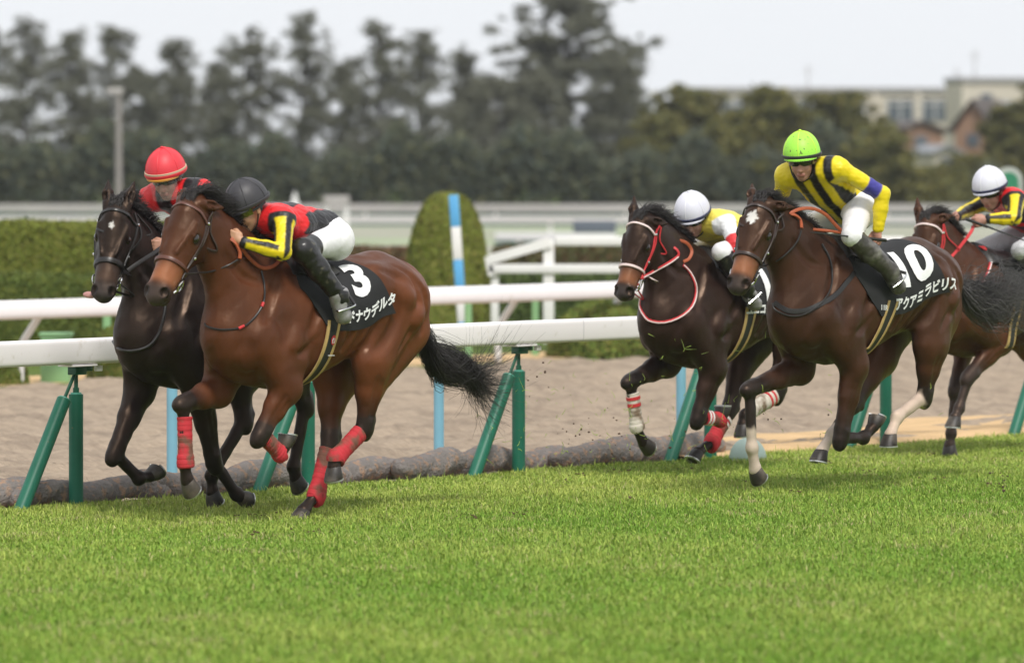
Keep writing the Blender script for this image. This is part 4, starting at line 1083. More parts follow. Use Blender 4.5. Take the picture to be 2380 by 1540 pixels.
def bridle(H, mm, w=.017, noseband=None, nw=.024):
    nb = noseband or mm
    br = MB()
    # browband as the bridle's own piece, the rest as its parts
    Q = [headpt(H, l, ph) for l, ph in [(.085, -92), (.07, -70), (.055, -40), (.05, 0), (.055, 40), (.07, 70), (.085, 92)]]
    br.strap(spline([q[0] for q in Q], 30), w*1.1, .006, spline([q[1] for q in Q], 30))
    b = br.build('bridle', nb, H.root)
    hstrap(H, 'noseband', nb, nw, [(.385, ph) for ph in range(-180, 180, 15)], b, closed=True, th=.007)
    for sg in (1, -1):
        hstrap(H, 'cheekpiece', mm, w*.9, [(.0, sg*92), (.08, sg*95), (.2, sg*98), (.34, sg*100), (.44, sg*104)], b)
        hstrap(H, 'throat_latch', mm, w*.7, [(.0, sg*100), (.10, sg*118), (.17, sg*138), (.20, sg*160)], b)
        hstrap(H, 'noseband_strap', mm, w*.7, [(.03, sg*98), (.15, sg*106), (.28, sg*104), (.385, sg*98)], b)
        c, n_ = headpt(H, .475, sg*108, .012)
        # bit ring
        t1 = nrm(H.L - n_*(H.L @ n_)); t2 = np.cross(n_, t1); mb = MB()
        c = c - H.N*.015
        mb.tube([c + t1*.037*math.cos(a) + t2*.037*math.sin(a) for a in np.linspace(0, 2*math.pi, 24, endpoint=False)], .0055, 8, closed=True)
        mb.tube([c + t1*.02, c + t1*.055 - n_*.012], .008, 8)
        mb.build('bit_ring', M_METAL, b)
        if sg == 1: H.bit = c
        # buckles
        for l, ph in ((.30, 101), (.08, 95)):
            p, nn = headpt(H, l, sg*ph, .011); mb = MB(); mb.box(p, (.016, .012, .016)); mb.build('buckle', M_METAL, b, bevel=.002)
    hstrap(H, 'chin_strap', mm, w*.8, [(.475, 112), (.50, 140), (.51, 180), (.50, 220), (.475, 248)], b)
    H.bridle = b
    return b
def saddlery(H, number, name, race=None, ff=((.50, 0), (.34, 1.39), (.15, 1.13)), rr=((-.22, 0), (-.33, 1.42), (-.45, 1.225)), num=(('B', 1935, 925), .30), nm=(('B', 2045, 1190), .075), nsx=1.0, girth=(.115, .06)):
    sm = SMap(H); H.sm = sm
    fa = np.array([(f, sm.qz(f, z+H.lift) if z else 0) for f, z in ff]); ra = np.array([(f, sm.qz(f, z+H.lift) if z else 0) for f, z in rr])
    def qb(A, v):   # quadratic through three points
        a, b, c = A; return np.array([np.interp(v, [0, .5, 1], A[:, 0]), np.interp(v, [0, .5, 1], A[:, 1])]) if False else (a*(2*(v-.5)*(v-1)) + b*(-4*v*(v-1)) + c*(2*v*(v-.5)))
    def uv(u, v):
        s_ = -1 if v < .5 else 1; w = abs(v-.5)*2
        p = qb(fa, w)*(1-u) + qb(ra, w)*u
        return p[0], s_*p[1]
    cl = patch('saddle_cloth', sm, uv, M_CLOTH, H.root, off=.015, th=.008, wav=.0022, nu=30, nv=64)
    if number: put_text('number', sm, number, num[1], *sm.at(H, *num[0]), cl, bold=.013*num[1]/.3, sx=1.22)
    if name: put_text('name_lettering', sm, name, nm[1], *sm.at(H, *nm[0]), cl, bold=.0034, sx=nsx, slant=.09)
    if race: put_text('race_lettering', sm, race, .045, *(fa[2]-np.array([.02, .055])), cl, bold=.001)
    # number and name on the other side too
    # saddle: small flap and seat
    def uv2(u, v): w = (v-.5)*2; return .36 - .40*u + .03*math.cos(w*1.5), w*(.20+.05*math.sin(u*3.14))
    sd = patch('saddle', sm, uv2, M_BLACKL, H.root, off=.034, th=.018, nu=14, nv=20)
    # girth under the belly with pale edges
    g0, g1 = girth
    a0 = min(fa[2][1], ra[2][1])-.03
    def ug(lo, hi, sgn, fa_=1):
        def g(u, v):
            a = a0 + (1.05-a0)*v; cx = g0*(1-v)+g1*v - .05*0
            cx = g0 + (g1+.11-g0)*math.sin(v*1.5)
            return cx + lo + (hi-lo)*u, sgn*a
        return g
    for sgn in (1, -1):
        gi = patch('girth', sm, ug(-.035, .035, sgn), M_GIRTH, H.root, off=.016, th=.006, nu=4, nv=24)
        patch('girth_edge', sm, ug(-.053, -.032, sgn), M_GIRTHEDGE, gi, off=.019, th=.008, nu=3, nv=24)
        patch('girth_edge', sm, ug(.032, .053, sgn), M_GIRTHEDGE, gi, off=.019, th=.008, nu=3, nv=24)
    H.cloth = cl
def wrap(H, key, t0, t1, m, r=(.046, .042), stripes=(), wob=.0018, seg='cannon', flare=True):
    """bandage round the cannon bone; t from knee/hock (0) to fetlock (1)"""
    E, K, Fk, To = [np.array(q, float) for q in H.legs[key]]
    d = nrm(Fk-K); back = rot(d, -90); hc = H.hoof[key]
    hind = key[0] == 'H'; r = (r[0]+.008, r[1]+.006) if hind else r
    def at(t):
        if t <= 1: return K + (Fk-K)*t + back*(.004 if hind else .010)
        tp = hc[0] + hc[1]*.07; return Fk + (tp-Fk)*(t-1)*2 + back*.010*(1-(t-1)*2)
    ts = np.linspace(t0, t1, 70); mb = MB(); ph = rng.uniform(0, 6)
    pts = [at(t) for t in ts]
    def rad(t):
        T_ = t0 + (t1-t0)*t; b = .012*math.exp(-((T_-1)/.16)**2)
        return r[0]*(1-t)+r[1]*t + b + wob*math.sin(t*34+ph)*.5 + wob*.5*math.sin(t*61) + .0006*math.sin(t*140+math.sin(t*20))
    def prof(t):
        q = rad(t); q2 = q*(1 if 0.01 < t < .99 else .93)
        return [(q2*.88*math.cos(2*math.pi*j/16), q2*1.08*math.sin(2*math.pi*j/16)) for j in range(16)]
    mb.sweep(pts, prof, up=(0, 1, 0) if False else tuple(back))
    w = mb.build('leg_wrap', m, H.root)
    for a, b, sm_ in stripes:
        mb = MB(); tt = np.linspace(a, b, 4)
        rr = [rad((t-t0)/(t1-t0))+.0035 for t in tt]
        mb.sweep([at(t) for t in tt], lambda t: [((rr[0])*.88*math.cos(2*math.pi*j/16), rr[0]*1.08*math.sin(2*math.pi*j/16)) for j in range(16)], up=tuple(back))
        mb.build('wrap_stripe', sm_, w)
    return w

# ------------------------------------------------------------------ riders
M_SKIN = mat('skin', attr=True, rough=.5, noise=(25, .06), spec=.4)
M_SILK = mat('racing_silk', attr=True, rough=.42, bump=(30, .55, .010), spec=.4, sheen=.1)
M_BREECH = mat('white_breeches', (.78, .77, .78), rough=.55, bump=(18, .3, .008), noise=(9, .05))
M_BREECHG = mat('grey_breeches', (.52, .52, .54), rough=.6, bump=(18, .3, .008), noise=(9, .08))
M_BOOT = mat('black_riding_boot', (.014, .013, .013), rough=.28, noise=(12, .3), bump=(16, .5, .012), col2=((.10, .09, .06), 22, .58, .75))
M_BOOTG = mat('muddy_boot', (.05, .045, .04), rough=.4, noise=(12, .3), bump=(16, .5, .012), col2=((.2, .19, .17), 10, .5, .7))
M_BOOTS = mat('silver_boot_toe', (.30, .29, .29), rough=.35, metal=.3, bump=(22, .6, .010), noise=(14, .3))
M_LENS = mat('goggle_lens', (.02, .022, .012), rough=.08, coat=.5)
M_LENSY = mat('yellow_goggle_lens', (.12, .13, .02), rough=.12, coat=.5)
M_WHIP = mat('black_whip', (.02, .02, .02), rough=.4)
M_SHIELD = mat('clear_shield', (.8, .85, .8), rough=.1, alpha=.10)
SKIN = (.42, .22, .15)
def jockey(name_label, H, J, helmet, trim, silk_fn, breech=M_BREECH, boot=M_BOOT, toe=None, lens=M_LENS, skin=SKIN, seams=None, button=True, visor=None, shield=False, band2=None, knee=1.14):
    fr = H.fr; Z0 = 1.10
    root = empty('person', (fr.A[0], fr.A[1], Z0), fr.rz)
    tag(root, name_label, 'person', 'jockeys riding the racehorses')
    J = {k: np.array(v, float) for k, v in J.items() if not isinstance(v, (int, float))} | {k: v for k, v in J.items() if isinstance(v, (int, float))}
    def add(o): o.location = (0, 0, -Z0); return o
    left = np.array([0, 1., 0])
    SL, SR = J['SL'], J['SR']; sh = nrm(SL-SR); mid = (SL+SR)/2; pv = J['PV']
    sp = mid-pv
    # head axes
    yw, pt, rl = R(J.get('yaw', 0)), R(J.get('pitch', 20)), R(J.get('roll', 0))
    Rm = Matrix.Rotation(yw, 3, 'Z') @ Matrix.Rotation(pt, 3, 'Y') @ Matrix.Rotation(rl, 3, 'X')
    Fh, Sh, Uh = [np.array(Rm @ Vector(v)) for v in ((1, 0, 0), (0, 1, 0), (0, 0, 1))]
    hc = J['HC']
    def hd(f, s_, u): return hc + Fh*f + Sh*s_ + Uh*u
    ptsall = np.array([v for v in J.values() if hasattr(v, '__len__')])
    lo, hi = ptsall.min(0)-.19, ptsall.max(0)+.19
    def torso(F, g, upto=1.0, k=.03):
        F.chain([(pv - sp*.02, .105+g, .145+g), (pv+sp*.25, .098+g, .135+g), (pv+sp*.55, .108+g, .155+g), (pv+sp*.82, .10+g, .165+g)], S=sh, k=k)
        F.tube(SR*.85+SL*.15, SL*.85+SR*.15, .078+g, .078+g, S=nrm(sp), k=k)
    def arms(F, g, t1=1.0):
        for s_, e, w in (('SL', 'EL', 'WL'), ('SR', 'ER', 'WR')):
            a, b, c = J[s_], J[e], J[w]
            F.ell(a, .06+g, k=.03)
            F.tube(a, b, .050+g, .039+g, k=.025)
            cc = b + (c-b)*t1; F.tube(b, b*.6+c*.4, .038+g, .038+g, k=.02); F.tube(b*.6+c*.4, cc, .038+g, .025+g, k=.01)
    def legs_(F, g, knee=1.0, low=True):
        for h_, kn, an, to in (('HL', 'KL', 'AL', 'TL'), ('HR', 'KR', 'AR', 'TR')):
            a, b, c, d = J[h_], J[kn], J[an], J[to]
            F.ell(a - sp*.02, (.11+g, .10+g, .11+g), k=.04)
            F.tube(a, b, .090+g, .054+g, k=.03)
            if knee > 1: F.tube(b, b+(c-b)*(knee-1), .052+g, .052+g, k=.02)
            if low: calf(F, g, b, c, d)
    def calf(F, g, b, c, d):
        F.tube(b, b*.6+c*.4, .056+g, .056+g, k=.02); F.tube(b*.6+c*.4, c, .055+g, .036+g, k=.02)
        F.tube(c, d, .040+g, .030+g, .034+g, .038+g, k=.02); hl = c - nrm(d-c)*.05 + nrm(c-b)*.035
        F.tube(c, hl, .036+g, .030+g, k=.02)
    F = Field(lo, hi, .0068)
    torso(F, 0); arms(F, 0); legs_(F, 0)
    F.tube(mid + sp*.02, hd(-.03, 0, -.10), .055, .05, k=.03)
    Mh = np.array([Fh, Sh, Uh])
    F.ell(hd(-.01, 0, .01), (.098, .078, .10), Mh, k=.02)
    F.ell(hd(.03, 0, -.10), (.066, .058, .085), Mh, k=.02); F.ell(hd(.055, 0, -.165), (.028, .028, .024), Mh, k=.015)
    F.tube(hd(.086, 0, -.065), hd(.108, 0, -.112), .009, .015, k=.012); F.ell(hd(.098, 0, -.115), (.014, .02, .010), Mh, k=.006)
    for s_ in (-1, 1):
        F.ell(hd(.06, s_*.032, -.105), (.028, .026, .026), Mh, k=.015)       # cheek
        F.tube(hd(.075, s_*.045, -.045), hd(.09, s_*.012, -.045), .011, .012, k=.01)  # brow
        F.ell(hd(.085, s_*.03, -.066), (.012, .014, .010), Mh, k=.006, op='-')
        F.ell(hd(-.005, s_*.082, -.075), (.017, .009, .03), Mh, k=.008)        # ear
    F.tube(hd(.094, -.02, -.137), hd(.094, .02, -.137), .007, .007, k=.006); F.tube(hd(.092, -.018, -.149), hd(.092, .018, -.149), .008, .008, k=.006)
    F.tube(hd(.105, -.022, -.143), hd(.105, .022, -.143), .0035, .0035, k=.004, op='-')
    # hands: palm, four curled fingers, thumb
    HN = {}
    for w, h_, s_ in (('WL', 'ML', 1), ('WR', 'MR', -1)):
        a, b = J[w], J[h_]; d = nrm(b-a); up = nrm(np.array([0, 0, 1.]) - d*d[2]); sd = np.cross(d, up)*1.0
        knv = a + d*.085
        # closed hand, thumb on top: knuckle row runs up-down
        F.tube(a, a + d*.03, .026, .025, k=.01)
        pm = a + d*.055
        out = sd if (sd @ np.array([0, s_, 0])) > 0 else -sd
        F.ell(pm, (.045, .02, .042), np.array([d, out, up]), k=.012)
        for i, (lf, oz) in enumerate(((.036, .030), (.040, .011), (.037, -.009), (.029, -.028))):
            k0 = knv + up*oz*1.0 + out*.008; k1 = k0 + d*lf*.55 - out*.022; k2 = k1 - d*.022 - out*.016; k3 = k2 - d*.016 + out*.006
            F.tube(k0 - d*.02, k0, .011, .0115, k=.005); F.tube(k0, k1, .0112, .0098, k=.003); F.tube(k1, k2, .0098, .0088, k=.003); F.tube(k2, k3, .0085, .008, k=.003)
        t0 = a + d*.035 + up*.034 - out*.004; F.tube(t0, t0 + d*.035 + up*.012 - out*.014, .014, .011, k=.008); F.tube(t0 + d*.035 + up*.012 - out*.014, t0 + d*.062 - out*.026, .011, .0085, k=.004)
        HN[s_] = pm + d*.02 - out*.012
    V, Fc = F.mesh(1)
    C = np.tile(np.array(skin), (len(V), 1))
    rel = V-hc; f_, s2, u_ = rel @ Fh, rel @ Sh, rel @ Uh
    near = np.linalg.norm(rel, axis=1) < .26
    def bl(w, c):
        nonlocal C; w = np.clip(w, 0, 1)[:, None]; C = C*(1-w)+np.array(c)*w
    bl(near*(np.hypot((u_+.143)/.012, s2/.026) < 1)*(f_ > .06)*.7, (.34, .10, .08))
    bl(near*((u_ > -.05)*(f_ < .05) + (f_ < -.03)*(u_ > -.13)), (.03, .022, .018))
    bl(near*np.clip((-.125-u_)/.03, 0, 1)*.25*(f_ > 0), (.2, .13, .1))
    add(mesh_obj('body', V, Fc, M_SKIN, root, True, C))
    # silks
    F = Field(lo, hi, .0048); torso(F, .012); arms(F, .010, .97)
    F.tube(mid + sp*.0, hd(-.04, 0, -.135)*.55 + mid*.45, .072, .064, k=.02)
    F.wrinkle(.0022, 95, 31); F.wrinkle(.0026, 46, int(abs(hc[0]*1000)) % 97)
    V, Fc = F.mesh(1)
    add(mesh_obj('silks', V, Fc, M_SILK, root, True, smooth_cols(V, Fc, silk_fn(V, J, sh, sp, pv, mid), 2)))
    # breeches
    F = Field(lo, hi, .0068)
    F.chain([(pv - sp*.04, .112, .15), (pv+sp*.16, .106, .142)], S=sh, k=.03)
    legs_(F, .010, knee, False); F.wrinkle(.0020, 85, 5); F.wrinkle(.0016, 40, 8)
    V, Fc = F.mesh(1); add(mesh_obj('breeches', V, Fc, breech, root))
    # boots
    for kn, an, to, s_ in (('KL', 'AL', 'TL', 1), ('KR', 'AR', 'TR', -1)):
        b, c, d = J[kn], J[an], J[to]; F = Field(np.minimum(np.minimum(b, c), d)-.2, np.maximum(np.maximum(b, c), d)+.2, .0062)
        calf(F, .012, b + (c-b)*(.0 if knee < 1.05 else .10), c, d); F.wrinkle(.003, 60, 9)
        if knee < 1.05: hj = J['HL' if s_ > 0 else 'HR']; F.tube(b, b + (hj-b)*.20, .075, .083, k=.02)
        V, Fc = F.mesh(1)
        bo = mesh_obj('boot', V, Fc, boot, root); add(bo)
        if toe:
            F = Field(np.minimum(c, d)-.13, np.maximum(c, d)+.13, .0062); F.tube(c + (b-c)*.10, d, .054, .048, .048, .054, k=.01)
            hl = c - nrm(d-c)*.05 + nrm(c-b)*.035; F.tube(c, hl, .050, .044, k=.02); F.wrinkle(.004, 70, 3)
            V, Fc = F.mesh(1); mesh_obj('boot_cover', V, Fc, toe, bo)
        # stirrup iron and leather (belongs to the horse's saddle)
        dd = nrm(d-c); ft = c*.45 + d*.55; dn = nrm(c-b); sdv = nrm(np.cross(dd, dn)); upv = np.cross(sdv, dd)
        if upv @ np.array([0, 0, 1]) < 0: upv = -upv
        mb = MB(); mb.tube([ft - upv*.045 + sdv*.062*math.cos(a)*1.0 + upv*max(0, math.sin(a))*.13 for a in np.linspace(0, 2*math.pi, 24, endpoint=False)], .0055, 6, closed=True)
        mb.build('stirrup', M_METAL, H.root)
        mb = MB(); top = np.array([J['HL'][0]+.16, s_*.22, 1.46+H.lift]); q = [ft + upv*.085, (ft + upv*.085)*.5 + top*.5 + np.array([0, s_*.02, 0]), top]
        mb.strap(spline(q, 8), .02, .005, [np.array([0, s_, 0])]*8); mb.build('stirrup_leather', M_BLACKL, H.root)
    # helmet
    mb = MB(); n1, n2 = 16, 40; v = []; f = []
    A_, B_, C_ = .143, .119, .145
    def hpnt(th, ps, g=0): return hd((A_+g)*math.sin(th)*math.cos(ps), (B_+g)*math.sin(th)*math.sin(ps), -.020+(C_+g)*math.cos(th))
    for i in range(n1+1):
        th = R(95)*i/n1
        for j in range(n2): v.append(hpnt(max(th, .001), 2*math.pi*j/n2))
    for i in range(n1):
        for j in range(n2): f.append((i*n2+j, i*n2+(j+1) % n2, (i+1)*n2+(j+1) % n2, (i+1)*n2+j))
    mb.add(v, f); he = mb.build('helmet', helmet, root); add(he)
    mb = MB()
    loop = [R(96)]*40
    mb.strap([hpnt(R(92), 2*math.pi*j/40, .003) for j in range(40)], .022, .006, [nrm(hpnt(R(95), 2*math.pi*j/40)-hc) for j in range(40)], closed=True)
    mb.build('helmet_band', trim, he)
    if band2:
        mb = MB(); mb.strap([hpnt(R(86), 2*math.pi*j/40, .003) for j in range(40)], .014, .005, [nrm(hpnt(R(86), 2*math.pi*j/40)-hc) for j in range(40)], closed=True); mb.build('helmet_stripe', band2, he)
    # peak
    mb = MB(); v = []; f = []
    for i, g in enumerate((0, .008, .016)):
        for j in range(17):
            ps = R(-62 + 124*j/16); w = math.cos(ps*1.45); v.append(hpnt(R(94+i*1.5), ps, g*max(0, w)))
    for i in range(2):
        for j in range(16): f.append((i*17+j, i*17+j+1, (i+1)*17+j+1, (i+1)*17+j))
    nv = len(v); v += [p - Uh*.006 for p in v]; f += [tuple(nv+x for x in q[::-1]) for q in f[:32]]
    mb.add(v, f); mb.build('peak', visor or helmet, he)
    if seams:
        mb = MB()
        for ps in (0, R(62), R(-62), R(180), R(118), R(-118)):
            mb.tube([hpnt(t, ps, .0005) for t in np.linspace(.02, R(92), 14)], .0028, 5)
        mb.build('helmet_seam', seams, he)
    if button: mb = MB(); mb.sphere(hpnt(.001, 0, .004), (.011, .011, .007), 10, 6); mb.build('helmet_button', seams or helmet, he)
    # goggles
    mb = MB(); v = []; f = []; nn = 20
    for i in range(7):
        for j in range(nn+1):
            ps = R(-72+144*j/nn); k = (i/6-.5)*2; hh = .026*(1-.25*abs(ps)/R(72)) - .010*math.exp(-(ps/R(11))**2)*(k < 0)
            v.append(hd(.004+.103*math.cos(ps)*(1-.05*k*k), .088*math.sin(ps), -.062 + hh*k))
    for i in range(6):
        for j in range(nn): a = i*(nn+1)+j; f.append((a, a+1, a+nn+2, a+nn+1))
    nv = len(v); v2 = [p - nrm(p-hc)*.006 for p in v]; f2 = [tuple(nv+x for x in q[::-1]) for q in f]
    rim = [(a, a+1) for a in range(nn)] + [(a*(nn+1)+nn, (a+1)*(nn+1)+nn) for a in range(6)] + [(6*(nn+1)+a+1, 6*(nn+1)+a) for a in range(nn)] + [((a+1)*(nn+1), a*(nn+1)) for a in range(6)]
    mb.add(v+v2, f+f2+[(a, nv+a, nv+b, b) for a, b in rim]); go = mb.build('goggles', lens, root); add(go)
    for s_ in (-1, 1):
        mb = MB(); mb.strap([hd(.035, s_*.090, -.06), hd(-.02, s_*.096, -.055), hd(-.07, s_*.082, -.05)], .018, .003, [Sh*s_]*3); mb.build('goggle_strap', M_BLACKL, go)
    for s_ in (-1, 1):
        mb = MB(); mb.tube(spline([hd(.0, s_*.084, -.03), hd(.005, s_*.080, -.10), hd(.03, s_*.055, -.165), hd(.045, 0, -.195)], 12), .005, 6); add(mb.build('chin_strap', M_BLACKL, root))
    if shield:
        mb = MB(); v = []; f = []
        for i in range(7):
            for j in range(13):
                ps = R(-60+120*j/12); v.append(hd(.006+.125*math.cos(ps), .10*math.sin(ps), -.05-.125*i/6))
        for i in range(6):
            for j in range(12): a = i*13+j; f.append((a, a+1, a+14, a+13))
        mb.add(v, f); add(mb.build('face_shield', M_SHIELD, root))
    H.hands = HN; J['hand'] = HN
    return root
def seg_tools(V, a, b):
    a, b = np.array(a, float), np.array(b, float); ab = b-a; t = ((V-a) @ ab)/(ab @ ab); q = V-(a+np.clip(t, 0, 1)[:, None]*ab)
    return t, np.linalg.norm(q, axis=1), q
def region(V, J, sh, sp, pv, mid):
    """is-sleeve mask, side, position along upper arm / forearm and angle round the arm; torso coords"""
    out = dict(sleeve=np.zeros(len(V), bool), t=np.zeros(len(V)), ang=np.zeros(len(V)), left=np.zeros(len(V), bool))
    best = np.full(len(V), 9.)
    tt, dt, _ = seg_tools(V, pv, mid); dt = dt-.115
    for s_, e, w, sg in (('SL', 'EL', 'WL', 1), ('SR', 'ER', 'WR', -1)):
        for k, (a, b, r0) in enumerate(((J[s_], J[e], .055), (J[e], J[w], .045))):
            t, d, q = seg_tools(V, a, b); dd = d-r0; ax = nrm(b-a)
            out_dir = nrm(np.array([.25, sg, .35]) - ax*(np.array([.25, sg, .35]) @ ax)); o2 = np.cross(ax, out_dir)
            m = (dd < best) & (dd < dt) & (t > (-.02 if k == 0 else -.5)); best[m] = dd[m]
            out['sleeve'][m] = True; out['t'][m] = (k+np.clip(t, 0, 1))[m]; out['ang'][m] = np.arctan2(q @ o2, q @ out_dir)[m]; out['left'][m] = sg > 0
    side = (V-pv) @ sh; ax = nrm(sp); nrmv = np.cross(ax, sh)
    out['side'] = side; out['len'] = (V-pv) @ ax; out['tt'] = tt; out['front'] = ((V-pv-np.outer((V-pv) @ ax, ax)) @ nrmv)
    return out
RED, BLK, YEL, BLU, WHT = (.72, .018, .022), (.014, .013, .015), (.80, .62, .012), (.05, .045, .28), (.8, .8, .82)
def silk_sash(V, J, sh, sp, pv, mid):
    r = region(V, J, sh, sp, pv, mid); C = np.tile(np.array(BLK), (len(V), 1))
    L_ = np.linalg.norm(sp); x = abs(r['side']); l = r['len']
    sash = (abs(l - (L_*.05 + x*2.3)) < .085) | (abs(l - (L_*1.05 - x*1.1)) < .05) | (l > L_*1.02)
    C[sash & ~r['sleeve']] = RED
    s = r['sleeve']; a = r['ang']; y = s & (((abs(a) > .38) & (abs(a) < 1.5)) | (abs(a) > 2.75)) & (r['t'] > .12) & (r['t'] < 1.93)
    C[y] = YEL
    return C
def silk_red(V, J, sh, sp, pv, mid):
    r = region(V, J, sh, sp, pv, mid); C = np.tile(np.array(BLK), (len(V), 1)); L_ = np.linalg.norm(sp)
    x = abs(r['side']); l = r['len']
    C[(~r['sleeve']) & ((x < .045) | (abs(l - L_*1.0) < .0))] = RED
    s = r['sleeve']; t = r['t']
    C[s & ((t < .5) | (t > 1.4))] = RED
    C[(~s) & (x > .15)] = RED; C[(~s) & (abs(x) < .05)] = RED
    return C
def silk_stripes(V, J, sh, sp, pv, mid):
    r = region(V, J, sh, sp, pv, mid); C = np.tile(np.array(YEL), (len(V), 1)); s = r['sleeve']; x = r['side']
    C[(~s) & ((abs(x) < .029) | (abs(abs(x)-.108) < .029))] = BLK
    C[s & (r['t'] > .60) & (r['t'] < .90)] = BLU
    return C
def silk_pale(V, J, sh, sp, pv, mid):
    r = region(V, J, sh, sp, pv, mid); C = np.tile(np.array((.80, .66, .10)), (len(V), 1)); s = r['sleeve']
    C[s & (r['t'] < .75)] = WHT; C[s & (r['t'] >= .75)] = (.62, .03, .035)
    return C
# ---- tack and rider of number three
H = h3
bridle(H, M_DKBROWNL, noseband=M_BROWNL)
saddlery(H, '3', 'ドナウデルタ')
for k in ('FR', 'FL'): wrap(H, k, .22, 1.12, M_WRAPR)
wrap(H, 'HL', .18, 1.1, M_WRAPR); wrap(H, 'HR', .15, 1.15, M_WRAPR)
cord(H, 'neck_strap', M_BLACKL, .006, [('B', 1135, 850), ('B', 1160, 960), ('B', 1160, 1050), ('B', 1140, 1140), ('B', 1070, 1250), ('B', 965, 1325), ('B', 800, 1340), ('B', 690, 1315), ('B', 668, 1290)], off=.006)
cord(H, 'neck_strap_ring', M_REDREIN, .009, [('B', 990, 1308), ('B', 945, 1332)], n=5, off=.008)
cord(H, 'neck_strap_ring', M_REDREIN, .009, [('B', 1147, 1115), ('B', 1135, 1150)], n=5, off=.008)
J = dict(HC=f.P('B', 1005, 240, 0), yaw=-14, pitch=24, roll=0, SL=(.43, .18, 1.79), SR=(.43, -.18, 1.79), EL=f.P('B', 1320, 690, .29), ER=(.58, -.29, 1.58), WL=f.P('B', 985, 605, .13), WR=(.76, -.13, 1.66),
  ML=f.P('B', 890, 560, .07), MR=(.86, -.08, 1.70), PV=(-.08, 0, 1.73), HL=(-.08, .12, 1.66), HR=(-.08, -.12, 1.66), KL=f.P('B', 1490, 670, .29), KR=(.37, -.29, 1.60),
  AL=f.P('B', 1800, 1070, .37), AR=(.15, -.36, 1.34), TL=f.P('B', 1830, 1230, .37), TR=(.14, -.37, 1.22))
M_HBLK = mat('black_helmet_cover', (.035, .033, .038), rough=.5, bump=(50, .1, .003)); M_HGRN = mat('lime_helmet_cover', (.36, .80, .07), rough=.5, col2=((.04, .05, .02), 55, .62, .67)); M_HRED = mat('red_helmet_cover', (.68, .035, .05), rough=.5)
M_HWHT = mat('white_helmet_cover', (.66, .66, .74), rough=.45, noise=(9, .05)); M_HTAN = mat('tan_band', (.52, .38, .26), rough=.6); M_HNAVY = mat('navy_band', (.02, .025, .07), rough=.5); M_HORNG = mat('orange_peak', (.5, .22, .02), rough=.5)
M_SEAMW = mat('pale_seam', (.78, .78, .82), rough=.5); M_SEAMY = mat('lime_seam', (.6, .85, .08), rough=.5)
j3 = jockey('jockey in black helmet and yellow striped black sleeves, crouched low over horse number 3', H, J, M_HBLK, M_HBLK, silk_sash, lens=M_LENSY, seams=M_HBLK, button=False, toe=M_BOOTS, skin=(.50, .27, .16), knee=1.0)
cord(H, 'rein', M_BLACKL, .009, [('B', 500, 870, .16), ('B', 590, 865), ('B', 720, 845), ('B', 850, 800), ('B', 930, 750)], 'strap', off=.012, th=.006)
cord(H, 'rein', M_TANREIN, .022, [('B', 940, 745), ('B', 940, 690), ('B', 905, 620), ('B', 880, 575, .08), ('B', 920, 610), ('B', 1000, 720), ('B', 1080, 800), ('B', 1150, 832), ('B', 1230, 815), ('B', 1290, 760)], 'strap', off=.018, th=.008)

# small red and white emblem and a white line on the girth of number three
gz = [o for o in h3.root.children if o.name.startswith('girth')][0]
def emb(pts, m, nm): 
    P = [h3.sm.q(f_, a_, 1, .021)[0] for f_, a_ in pts]; return mesh_obj(nm, np.array(P), [tuple(range(len(P)))], m, gz, False)
gi = h3.sm; a0 = gi.qz(.14, 1.045); fc = .115 + .17*math.sin((a0-.45)/.6*1.5)*.95
fc = gi.at(h3, 'D', 246, 528)[0]; a0 = gi.at(h3, 'D', 246, 528)[1]
emb([(fc+.022*math.cos(t), a0+.030*math.sin(t)) for t in np.linspace(0, 6.28, 12, endpoint=False)], M_REDP, 'emblem')
for s_ in (-1, 1): mb = MB(); q = [h3.sm.q(fc+s_*x, a0+y, 1, .0235)[0] for x, y in ((.004, -.012), (.010, 0), (.006, .018))]; mb.strap(spline(q, 6), .005, .002, [h3.sm.q(fc, a0, 1, .02)[1]]*6); mb.build('emblem_stroke', M_WHITEP, gz)
q = [h3.sm.q(x, gi.at(h3, 'D', 232, 603)[1], 1, .0225)[0] for x in np.linspace(gi.at(h3, 'D', 215, 603)[0], gi.at(h3, 'D', 252, 603)[0], 5)]; mb = MB(); mb.strap(q, .004, .002, [h3.sm.q(fc, a0, 1, .02)[1]]*5); mb.build('girth_line', M_WHITEP, gz)
# ---- dark horse inside number three
f = Frame(582, 1184, .12, .12)
h2 = horse(fr=f, label='nearly black racehorse with small white star and tongue out, behind horse number 3', lift=-.04,
  coat=(.014, .0095, .009), points=(.007, .006, .006), muzzle=(.05, .03, .022), nose=(.03, .026, .026),
  poll=f.P('A', 300, 490), lip=f.P('A', 195, 1150, .10), yaw=38, star=(.155, -.005, .019, 1.2), mane=.9,
  earL=(-1, .12, .0), earR=(-1, -.10, -.05), fore=(.2, 0, 0), tail=None,
  legs=legs(f, {'FR': [('C', 340, 440), ('C', 150, 920), ('C', 330, 1105), ('C', 505, 1095)],
                'FL': [('C', 790, 460), ('C', 895, 980), ('C', 1065, 1225), ('C', 1150, 1335)],
                'HR': [(-.30, -.17, .90), ('C', 1120, 670), ('C', 880, 1080), ('C', 870, 1335)],
                'HL': [(-.42, .17, .95), ('C', 1580, 560), ('C', 1495, 1015), ('C', 1510, 1225)]}))
bridle(h2, M_BLACKL, w=.018, nw=.034)
saddlery(h2, None, None)
mb = MB(); Tg = h2.hp(.575, -.05, -.10); mb.sphere(Tg - h2.S*.035 + h2.L*.012, (.022, .045, .014), 12, 8, Matrix(np.array([h2.L, h2.S, h2.N]).T.tolist())); mb.build('tongue', M_PINK, h2.root)
